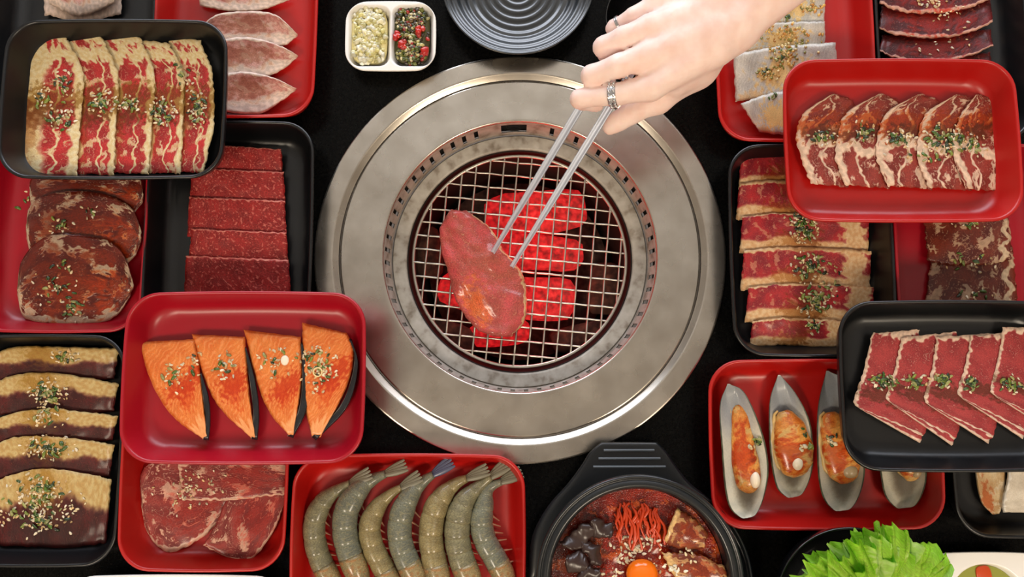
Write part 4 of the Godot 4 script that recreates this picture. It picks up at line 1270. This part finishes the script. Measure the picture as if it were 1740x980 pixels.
	lathe(sbm, [[0.0, 0.008], [0.02, 0.008], [62 * k2, 0.012], [64.5 * k2, 0.0155], [62 * k2, 0.0158], [0.02, 0.0159], [0.0, 0.0159]], cx, 48)
	var sauce := solo("green_sauce", "pale green dipping sauce in the square white dish", "sauce", sbm, mat("green_sauce", rgb(146, 150, 70), 0.15))
	sauce.set_meta("kind", "stuff")
	var chp := MB.new()
	rbox(chp, P(1672, 978, 0.0165), Vector3(13 * k2, 0.0016, 17 * k2), 0, 0.15, 3.5)
	solo("red_pepper_piece", "orange red pepper piece floating in the green sauce", "pepper", chp, mat("red_pepper", rgb(196, 70, 24), 0.3))

# a rounded white dish: rings of a rounded rectangle, pressed down inside the wells [x, z, half x, half z, corner]
func dish(hx: float, hz: float, rc: float, h: float, deep: float, wells: Array) -> MB:
	var b := MB.new()
	var pts := PackedVector3Array()
	var ring := rrect(hx, hz, rc, 0.0012, 26, 10)
	var n := ring.size()
	var outer := [[0.001, 0.003], [0.60, 0.003], [0.62, 0.0], [0.70, 0.0], [0.75, 0.003], [0.89, h * 0.5], [0.985, h - 0.003], [1.0, h - 0.0012], [0.997, h - 0.0003], [0.985, h]]
	for q in outer:
		for p in ring: pts.append(Vector3(p.x * q[0], q[1], p.y * q[0]))
	for i in 64:
		var f := 0.978 * (1.0 - i / 63.0)
		for p in ring:
			var x := p.x * f
			var z := p.y * f
			var low := 0.0
			for w in wells:
				var dx: float = absf(x - w[0]) - w[2] + w[4]
				var dz: float = absf(z - w[1]) - w[3] + w[4]
				var sdf: float = Vector2(maxf(dx, 0), maxf(dz, 0)).length() + minf(maxf(dx, dz), 0.0) - w[4]
				low = maxf(low, smoothstep(0.0005, -0.0055, sdf))
			pts.append(Vector3(x, h - deep * low, z))
	b.grid(pts, outer.size() + 64, n, false, true)
	return b
# ---------------------------------------------------------------- the soup pot and the lettuce
func bowls() -> void:
	var bk := mat("pot_black", rgb(20, 23, 25), 0.3, 0.0, 0.5)
	var sh := 0.024
	var pc := P(1086, 986, 0.0)
	# stand with a ribbed handle
	var st := thing("pot_stand", "black plastic pot stand with a ribbed handle under the soup pot", "pot stand", Vector3(pc.x, T, pc.z))
	var b := MB.new()
	var sr := 188 * K(1086, 986, sh)
	lathe(b, [[0.0, 0.001], [sr * 0.7, 0.001], [sr * 0.72, 0.0], [sr * 0.8, 0.0], [sr * 0.96, sh * 0.6], [sr, sh - 0.001], [sr * 0.99, sh], [sr * 0.965, sh], [sr * 0.94, sh * 0.6], [sr * 0.8, 0.004], [0.0, 0.004]], Vector3.ZERO, 96)
	part(st, "base", b.mesh(), bk)
	var ht := {"floor": sh - 0.006, "hm": {}}
	var hb := slab(ht, V([1022, 751, 1002, 768, 988, 790, 964, 822, 932, 858, 906, 905, 899, 950, 898, 985]), V([1116, 751, 1133, 768, 1148, 790, 1172, 820, 1208, 850, 1248, 900, 1268, 950, 1273, 985]), 0.0, 0.0, {"t": 0.006, "rag": 0.0, "und": 0.0, "lump": 0.0, "edge": 12.0, "nu": 40, "nv": 30})
	# cut the sheet away where the pot sits
	var pots := Vector2(pc.x, pc.z)
	for i in hb.v.size():
		var p := hb.v[i]
		var d := Vector2(p.x, p.z) - pots
		var lim := sr * 0.955
		if d.length() < lim:
			d = d.normalized() * lim
			hb.v[i] = Vector3(pots.x + d.x, p.y, pots.y + d.y)
	part(st, "handle", hb.mesh(st.position), bk)
	for q in [[765, 1026, 1112], [779, 1017, 1122], [793, 1008, 1131]]:
		var rb := MB.new()
		var l := P(q[1], q[0], sh)
		var r := P(q[2], q[0], sh)
		tube(rb, PackedVector3Array([l, l.lerp(r, 0.5), r]), PackedFloat32Array([0.0011, 0.0011, 0.0011]), 8, 0.8)
		part(st, "grip_rib", rb.mesh(st.position), mat("rib_grey", rgb(96, 102, 106), 0.35))
	# the pot
	var ph := 0.068
	var c := P(1089, 987, ph)
	c.y = T + 0.0042
	var k := K(1089, 987, ph)
	var R := 177 * k
	b = MB.new()
	var y1 := ph - 0.0042
	lathe(b, [[0.0, 0.0], [R * 0.72, 0.0], [R * 0.8, 0.003], [R * 0.88, 0.02], [R * 0.93, 0.045], [R * 0.955, y1 - 0.012], [R * 0.985, y1 - 0.009], [R, y1 - 0.006], [R, y1 - 0.0022], [R * 0.99, y1 - 0.0008], [R * 0.972, y1 - 0.0004], [R * 0.962, y1 - 0.0018], [R * 0.945, y1 - 0.0020], [R * 0.935, y1 - 0.0004], [R * 0.90, y1], [R * 0.875, y1 - 0.0012], [R * 0.86, y1 - 0.0042], [R * 0.855, y1 - 0.012], [R * 0.83, 0.03], [R * 0.75, 0.008], [0.0, 0.006]], c, 120)
	solo("soup_pot", "black round soup pot with a ridged rim, full of red stew, at the bottom edge", "pot", b, mat("pot_stone", rgb(24, 27, 29), 0.26, 0.0, 0.5))
	# broth
	var so := 0.052
	var broth := flesh("broth", 610, {"mm": Vector2(140, 140), "lean": rgb(150, 34, 12), "lean2": rgb(96, 18, 8), "fat": rgb(206, 92, 22), "blob": [0.05, 0.25, 0.7], "vein": [0.06, 0.06, 0.4], "fiber": 0.25, "wet": 1.0, "rough": 0.2, "relief": 0.2, "sauce": [[0.12, 0.35, 0.2, 0.4, 0.6, rgb(46, 22, 14)], [0.75, 0.6, 0.3, 0.3, 0.5, rgb(190, 110, 34)]]})
	b = MB.new()
	var pts := PackedVector3Array()
	var uvs := PackedVector2Array()
	var rs := R * 0.846
	for i in 36:
		for j in 72:
			var r := rs * i / 35.0
			var an := TAU * j / 72
			var x := cos(an) * r
			var z := sin(an) * r
			pts.append(Vector3(c.x + x, T + so + 0.0016 * nz.get_noise_2d(x * 5000, z * 5000), c.z + z))
			uvs.append(Vector2(0.5 + x / rs / 2, 0.5 + z / rs / 2))
	b.grid(pts, 36, 72, false, true, uvs, true)
	var br := solo("broth", "red spicy broth filling the black pot", "soup", b, broth)
	br.set_meta("kind", "stuff")
	var tr := {"floor": so + 0.0005, "hm": {}}
	solo("egg_yolk", "orange egg yolk in the middle of the red stew", "egg", bl(P(1091, 975, so + 0.004), Vector3(0.0125, 0.0085, 0.0115)), mat("yolk", rgb(238, 112, 16), 0.12))
	var bf := []
	for q in 2:
		bf.append(flesh("stew_beef_%d" % q, 620 + q * 4, {"mm": Vector2(40, 40), "lean": rgb(136, 66, 36), "lean2": rgb(104, 44, 24), "fat": rgb(222, 178, 116), "bands": [[1, 0.04, 0.10, 0.03, 0.1]], "blob": [0.08, 0.2, 0.7], "fiber": 0.15, "wet": 1.0, "rough": 0.3, "sauce": [[0.5, 0.6, 0.4, 0.3, 0.6, rgb(150, 52, 16)]]}))
	lay(tr, "stewed_beef", "folded beef slice with a pale fat edge in the stew, upper right in the pot", bf[0], [1150, 862, 1180, 880, 1204, 905], [1128, 920, 1150, 930, 1196, 932], 0.002, 0.003, {"t": 0.0035, "arch": 0.004, "rag": 2.5, "und": 0.0015})
	lay(tr, "stewed_beef", "golden brown beef slice low on the right in the stew", bf[1], [1124, 938, 1180, 940, 1232, 962], [1150, 990, 1190, 1000, 1240, 1000], 0.001, 0.002, {"t": 0.0035, "arch": 0.003, "rag": 3.0, "und": 0.002})
	lay(tr, "stewed_beef", "thin browned slice at the lower middle of the stew", bf[1], [1130, 985, 1160, 992, 1200, 1006], [1120, 1030, 1160, 1040, 1200, 1040], 0.0, 0.0, {"t": 0.003, "arch": 0.002, "rag": 2.0})
	var fu := mat("black_fungus", rgb(52, 36, 32), 0.3, 0.0, 0.5)
	var fg := [[985, 912, 34, 16, -0.5, "dark wood ear piece at the left rim of the stew"], [1022, 898, 22, 16, 0.6, "shiny dark wood ear piece near the top of the stew"], [1006, 938, 26, 13, 0.9, "dark wood ear piece in the middle left of the stew"], [980, 955, 20, 20, 0.2, "curled dark wood ear piece at the lower left of the stew"], [1000, 975, 22, 14, -0.3, "dark wood ear piece at the picture's bottom edge"]]
	for q in fg:
		var ra := []
		var rb := []
		for i in 5:
			var t := (i / 4.0 - 0.5) * 2.0
			var ww: float = q[3] * sqrt(maxf(1.0 - t * t * 0.9, 0.05))
			var off: float = 4.0 * sin(i * 2.1 + q[0])
			for s in [-1, 1]:
				var pp := Vector2(t * q[2], s * ww + off).rotated(q[4]) + Vector2(q[0], q[1])
				(ra if s < 0 else rb).append_array([pp.x, pp.y])
		lay(tr, "wood_ear", q[5], fu, ra, rb, 0.001, 0.003, {"t": 0.0018, "und": 0.006, "arch": 0.003, "rag": 2.5, "seed": float(q[0])}, "mushroom", "wood ear pieces in the stew")
	# shredded carrot and kimchi at the top of the stew
	b = MB.new()
	rng.seed = 77
	for i in 26:
		var p0 := P(1046 + rng.randf() * 74, 853 + rng.randf() * 22, so + 0.002)
		var p1 := p0 + Vector3(rng.randf_range(-0.008, 0.008), rng.randf_range(0.0, 0.003), rng.randf_range(0.012, 0.03))
		var path := PackedVector3Array()
		var rr := PackedFloat32Array()
		for s in 6:
			path.append(p0.lerp(p1, s / 5.0) + Vector3(0.0018 * sin(s * 1.4 + i), 0.002 * sin(s * 0.62), 0))
			rr.append(0.0011 + 0.0004 * sin(s * 1.1 + i))
		tube(b, path, rr, 6, 0.7)
	var sh2 := solo("shredded_carrot", "orange red shredded carrot at the top of the stew", "carrot", b, mat("carrot", rgb(190, 56, 14), 0.3))
	sh2.set_meta("kind", "stuff")
	strew("sesame_seeds", "white sesame seeds on the red stew", "sesame", tr, seed_mesh(), [[1085, 935, 50, 30, 60], [1062, 945, 24, 16, 24], [1110, 920, 16, 16, 14], [1140, 965, 30, 14, 26], [1060, 975, 40, 10, 16], [1165, 940, 40, 20, 8]], [rgb(244, 232, 206), rgb(232, 212, 170)], 1.15, 1120)

	# lettuce bowl
	var lh := 0.052
	var lc := P(1449, 1030, lh)
	var lr := 131 * K(1449, 1030, lh)
	b = MB.new()
	lathe(b, [[0.0, 0.003], [lr * 0.45, 0.003], [lr * 0.47, 0.0], [lr * 0.54, 0.0], [lr * 0.56, 0.004], [lr * 0.8, 0.016], [lr * 0.95, 0.036], [lr, lh - 0.0012], [lr * 0.992, lh], [lr * 0.972, lh], [lr * 0.955, lh - 0.004], [lr * 0.945, lh - 0.0045], [lr * 0.92, lh - 0.014], [lr * 0.9, lh - 0.0155], [lr * 0.75, 0.016], [lr * 0.45, 0.008], [0.0, 0.007]], Vector3(lc.x, T, lc.z), 96)
	solo("salad_bowl", "glossy black bowl holding the green lettuce", "bowl", b, mat("black_gloss", rgb(14, 15, 17), 0.14, 0.0, 0.6))
	var lt := flesh("lettuce_leaf", 640, {"mm": Vector2(90, 90), "lean": rgb(190, 226, 80), "lean2": rgb(160, 212, 54), "fat": rgb(214, 234, 150), "fat2": rgb(186, 220, 104), "bands": [[0, 0.5, 0.045, 0.02, 0.05], [1, 0.0, 0.25, 0.05, 0.05]], "vein": [0.045, 0.08, 0.5], "fiber": 0.1, "wet": 0.4, "relief": 0.06})
	lt.backlight_enabled = true
	lt.backlight = Color(0.8, 1.0, 0.4)
	var s := thing("lettuce", "bunch of frilly green lettuce leaves in the black bowl at the bottom edge", "lettuce", P(1450, 1010, 0.02))
	# tip pixel, tip height, base pixel, half spread, seed
	for q in [[1400, 948, 0.074, 1462, 1016, 0.9, 17], [1362, 975, 0.070, 1440, 1035, 0.9, 11], [1570, 960, 0.074, 1500, 1030, 0.85, 14], [1552, 918, 0.088, 1490, 1010, 0.75, 8], [1425, 925, 0.086, 1470, 1025, 0.75, 5], [1478, 914, 0.104, 1478, 1020, 0.5, 3], [1500, 945, 0.098, 1480, 1040, 0.8, 20]]:
		part(s, "leaf", leaf(P(q[3], q[4], 0.045), P(q[0], q[1], q[2]), q[5], float(q[6])).mesh(s.position), lt)

func leaf(base: Vector3, tip: Vector3, spread: float, sd: float) -> MB:
	var nu := 91
	var nv := 30
	var d := tip - base
	var L := d.length()
	d = d.normalized()
	var side := Vector3(d.z, 0, -d.x).normalized()
	var up := side.cross(d).normalized()
	if up.y < 0: up = -up
	var pts := PackedVector3Array()
	var uvs := PackedVector2Array()
	for j in nv:
		var v := float(j) / (nv - 1)
		for back in 2:
			for i0 in nu:
				var i := i0 if back == 0 else nu - 1 - i0
				var u := 2.0 * i / (nu - 1) - 1.0
				var e := smoothstep(0.5, 1.0, v)
				var an := u * spread * (0.55 + 0.45 * v) + e * 0.02 * sin(u * 37.0 + sd)
				var rim := 1.0 - 0.16 * u * u + 0.05 * e * nz.get_noise_2d(u * 900 + sd * 50, 10.0) + 0.07 * e * nz.get_noise_2d(u * 210 + sd * 90, 60.0)
				var r := L * v * rim
				var fr := e * (0.0034 * sin(u * 15.0 + sd * 2.0) + 0.0030 * e * sin(u * 33.0 + sd + v * 9.0) + 0.0016 * e * sin(u * 71.0 + sd * 5.0)) + 0.0055 * v * nz.get_noise_2d(u * 140 + sd * 70, v * 190 + sd)
				var p := base + (d * cos(an) + side * sin(an)) * r
				p += up * (0.010 * sin(PI * v * 0.9) + 0.010 * u * u * v - 0.014 * pow(v, 4) * absf(u) + fr)
				if back == 1: p -= up * (0.0007 + 0.0022 * exp(-u * u * 90.0) * (1.0 - v))
				pts.append(p)
				uvs.append(Vector2(0.5 + u * 0.5, v))
	var b := MB.new()
	b.grid(pts, nv, nu * 2, false, true, uvs)
	return b
# ---------------------------------------------------------------- the hand
func smin(a: float, b: float, k: float) -> float:
	var h := clampf(0.5 + 0.5 * (b - a) / k, 0.0, 1.0)
	return lerpf(b, a, h) - k * h * (1.0 - h)

func J(x: float, y: float, h: float, r: float) -> Array:
	return [P(x, y, h), r]

func person() -> void:
	var idx := [J(1105, 148, 0.152, 0.0098), J(1050, 160, 0.149, 0.0076), J(985, 168, 0.140, 0.0068), J(990, 172, 0.118, 0.0064), J(1014, 178, 0.106, 0.0058)]
	var mid := [J(1102, 94, 0.158, 0.0098), J(1050, 112, 0.156, 0.0080), J(1006, 129, 0.146, 0.0078), J(1010, 134, 0.122, 0.0070), J(1034, 142, 0.110, 0.0062)]
	var rin := [J(1104, 48, 0.158, 0.0094), J(1060, 64, 0.155, 0.0078), J(1026, 80, 0.146, 0.0075), J(1030, 90, 0.122, 0.0066), J(1054, 98, 0.112, 0.0060)]
	var pin := [J(1118, 8, 0.152, 0.0088), J(1078, 28, 0.148, 0.0066), J(1044, 48, 0.139, 0.0060), J(1048, 60, 0.120, 0.0054), J(1070, 70, 0.112, 0.0050)]
	var thu := [J(1185, 118, 0.128, 0.0120), J(1118, 170, 0.120, 0.0098), J(1072, 192, 0.115, 0.0078), J(1050, 206, 0.111, 0.0070), J(1036, 217, 0.108, 0.0056)]
	var W := [J(1246, 44, 0.158, 0.0165), J(1212, 4, 0.158, 0.0160)]
	var E := [J(1470, -150, 0.200, 0.0230), J(1430, -200, 0.200, 0.0230)]
	var bones := [[], [], [], [], [], []]                # palm and arm, then each finger
	for f in [idx, mid, rin, pin, thu]: pass
	var fs := [idx, mid, rin, pin, thu]
	for f in 5:
		for k in 4: bones[f + 1].append([fs[f][k], fs[f][k + 1]])
	bones[0] = [[idx[0], J(1214, 78, 0.158, 0.0135)], [J(1214, 78, 0.158, 0.0135), W[0]], [mid[0], J(1206, 52, 0.161, 0.0130)], [J(1206, 52, 0.161, 0.0130), W[0]], [rin[0], J(1196, 22, 0.160, 0.0130)], [J(1196, 22, 0.160, 0.0130), W[1]], [pin[0], J(1180, -8, 0.156, 0.0125)], [J(1180, -8, 0.156, 0.0125), W[1]],
		[W[0], E[0]], [W[1], E[1]], [W[0], W[1]], [J(1140, 120, 0.148, 0.009), J(1150, 20, 0.150, 0.010)], [J(1180, 100, 0.148, 0.011), J(1186, 10, 0.150, 0.011)], [thu[0], J(1222, 70, 0.150, 0.0140)], [J(1150, 138, 0.140, 0.010), J(1190, 110, 0.140, 0.012)]]
	var lo := Vector3.ONE * 99
	var hi := -lo
	for g in bones:
		for q in g:
			for e in q:
				lo = lo.min(e[0] - Vector3.ONE * (e[1] + 0.006))
				hi = hi.max(e[0] + Vector3.ONE * (e[1] + 0.006))
	var s := 0.0025
	var nx := int((hi.x - lo.x) / s) + 2
	var ny := int((hi.y - lo.y) / s) + 2
	var nzz := int((hi.z - lo.z) / s) + 2
	var N := nx * ny * nzz
	var F := []
	for g in 6:
		var a := PackedFloat32Array()
		a.resize(N)
		a.fill(1.0)
		var kk: float = [0.007, 0.003, 0.003, 0.003, 0.003, 0.005][g]
		for q in bones[g]:
			var p0: Vector3 = q[0][0]
			var p1: Vector3 = q[1][0]
			var r0: float = q[0][1]
			var r1: float = q[1][1]
			var mg := Vector3.ONE * (maxf(r0, r1) + 0.014)
			var l2 := ((p0.min(p1) - mg - lo) / s).max(Vector3.ZERO)
			var h2 := ((p0.max(p1) + mg - lo) / s)
			var d := p1 - p0
			var dl := maxf(d.length_squared(), 1e-9)
			for z in range(int(l2.z), mini(int(h2.z) + 1, nzz)):
				for y in range(int(l2.y), mini(int(h2.y) + 1, ny)):
					for x in range(int(l2.x), mini(int(h2.x) + 1, nx)):
						var p := lo + Vector3(x, y, z) * s
						var t := clampf((p - p0).dot(d) / dl, 0.0, 1.0)
						var v := p.distance_to(p0 + d * t) - lerpf(r0, r1, t)
						var i := (z * ny + y) * nx + x
						a[i] = v if a[i] > 0.9 else smin(a[i], v, kk)
		F.append(a)
	var D: PackedFloat32Array = F[0].duplicate()
	for g in range(1, 6):
		var a: PackedFloat32Array = F[g]
		var pm: PackedFloat32Array = F[0]
		var kk := 0.0035 if g < 5 else 0.011
		for i in N:
			if a[i] < 0.9: D[i] = minf(D[i], smin(pm[i], a[i], kk) if pm[i] < 0.9 else a[i])
	# surface nets
	var vid := PackedInt32Array()
	vid.resize(N)
	vid.fill(-1)
	var vs := PackedVector3Array()
	var offs := [0, 1, nx, nx + 1, nx * ny, nx * ny + 1, nx * ny + nx, nx * ny + nx + 1]
	var cor := [Vector3(0, 0, 0), Vector3(1, 0, 0), Vector3(0, 1, 0), Vector3(1, 1, 0), Vector3(0, 0, 1), Vector3(1, 0, 1), Vector3(0, 1, 1), Vector3(1, 1, 1)]
	var edges := [[0, 1], [2, 3], [4, 5], [6, 7], [0, 2], [1, 3], [4, 6], [5, 7], [0, 4], [1, 5], [2, 6], [3, 7]]
	for z in nzz - 1:
		for y in ny - 1:
			for x in nx - 1:
				var i := (z * ny + y) * nx + x
				if absf(D[i]) > 0.006: continue
				var inside := 0
				for o in offs:
					if D[i + o] < 0: inside += 1
				if inside == 0 or inside == 8: continue
				var sum := Vector3.ZERO
				var c := 0
				for e in edges:
					var a := D[i + offs[e[0]]]
					var b := D[i + offs[e[1]]]
					if (a < 0) != (b < 0):
						sum += (cor[e[0]] as Vector3).lerp(cor[e[1]], a / (a - b))
						c += 1
				vid[i] = vs.size()
				vs.append(lo + (Vector3(x, y, z) + sum / c) * s)
	var tri := PackedInt32Array()
	var sy := nx
	var sz := nx * ny
	for z in range(1, nzz - 1):
		for y in range(1, ny - 1):
			for x in range(1, nx - 1):
				var i := z * sz + y * sy + x
				if absf(D[i]) > 0.006: continue
				for ax in 3:
					var st: int = [1, sy, sz][ax]
					var a := D[i] < 0
					if a == (D[i + st] < 0): continue
					var u: int = [sy, sz, 1][ax]
					var v: int = [sz, 1, sy][ax]
					var q := [vid[i - u - v], vid[i - v], vid[i], vid[i - u]]
					if q.min() < 0: continue
					if not a: q.reverse()
					for t in [0, 1, 2, 0, 2, 3]: tri.append(q[t])
	var mb := MB.new()
	mb.tris(vs, tri)
	var skin := mat("skin", Color.WHITE, 0.46, 0.0, 0.4)
	skin.albedo_texture = noise_tex(71, 0.02, rgb(236, 200, 188), rgb(250, 228, 220), 256)
	skin.uv1_triplanar = true
	skin.uv1_scale = Vector3(12, 12, 12)
	skin.subsurf_scatter_enabled = true
	skin.subsurf_scatter_strength = 0.12
	var at: Vector3 = P(1120, 100, 0.1)
	var o := thing("person", "bare forearm and hand with silver rings reaching in from the top right, holding chopsticks", "person", at)
	part(o, "hand", mb.mesh(at), skin)
	# rings
	var silver := mat("ring_silver", rgb(206, 206, 208), 0.22, 1.0)
	for q in [[idx[1], idx[2], 0.12, 0.0080, 0.0030], [pin[1], pin[2], 0.72, 0.0066, 0.0011]]:
		var c: Vector3 = (q[0][0] as Vector3).lerp(q[1][0], q[2])
		var ax: Vector3 = ((q[1][0] as Vector3) - (q[0][0] as Vector3)).normalized()
		var b := MB.new()
		var r: float = q[3]
		var w: float = q[4]
		lathe(b, [[r - 0.0008, -w], [r + 0.0004, -w], [r + 0.0008, -w * 0.8], [r + 0.0005, -w * 0.3], [r + 0.0005, w * 0.3], [r + 0.0008, w * 0.8], [r + 0.0004, w], [r - 0.0008, w]], Vector3.ZERO, 48, true)
		if w > 0.002:
			for k in 16:
				var an := TAU * k / 16
				for yy in [-0.0016, 0.0016]: blob(b, Vector3(cos(an) * (r + 0.0007), yy, sin(an) * (r + 0.0007)), Vector3.ONE * 0.0011, 0.0, 0.0, 5, 7)
		var rg := part(o, "ring", b.mesh(), silver, "wide studded silver ring" if w > 0.002 else "thin silver ring")
		rg.position = c - at
		rg.quaternion = Quaternion(Vector3.UP, ax)
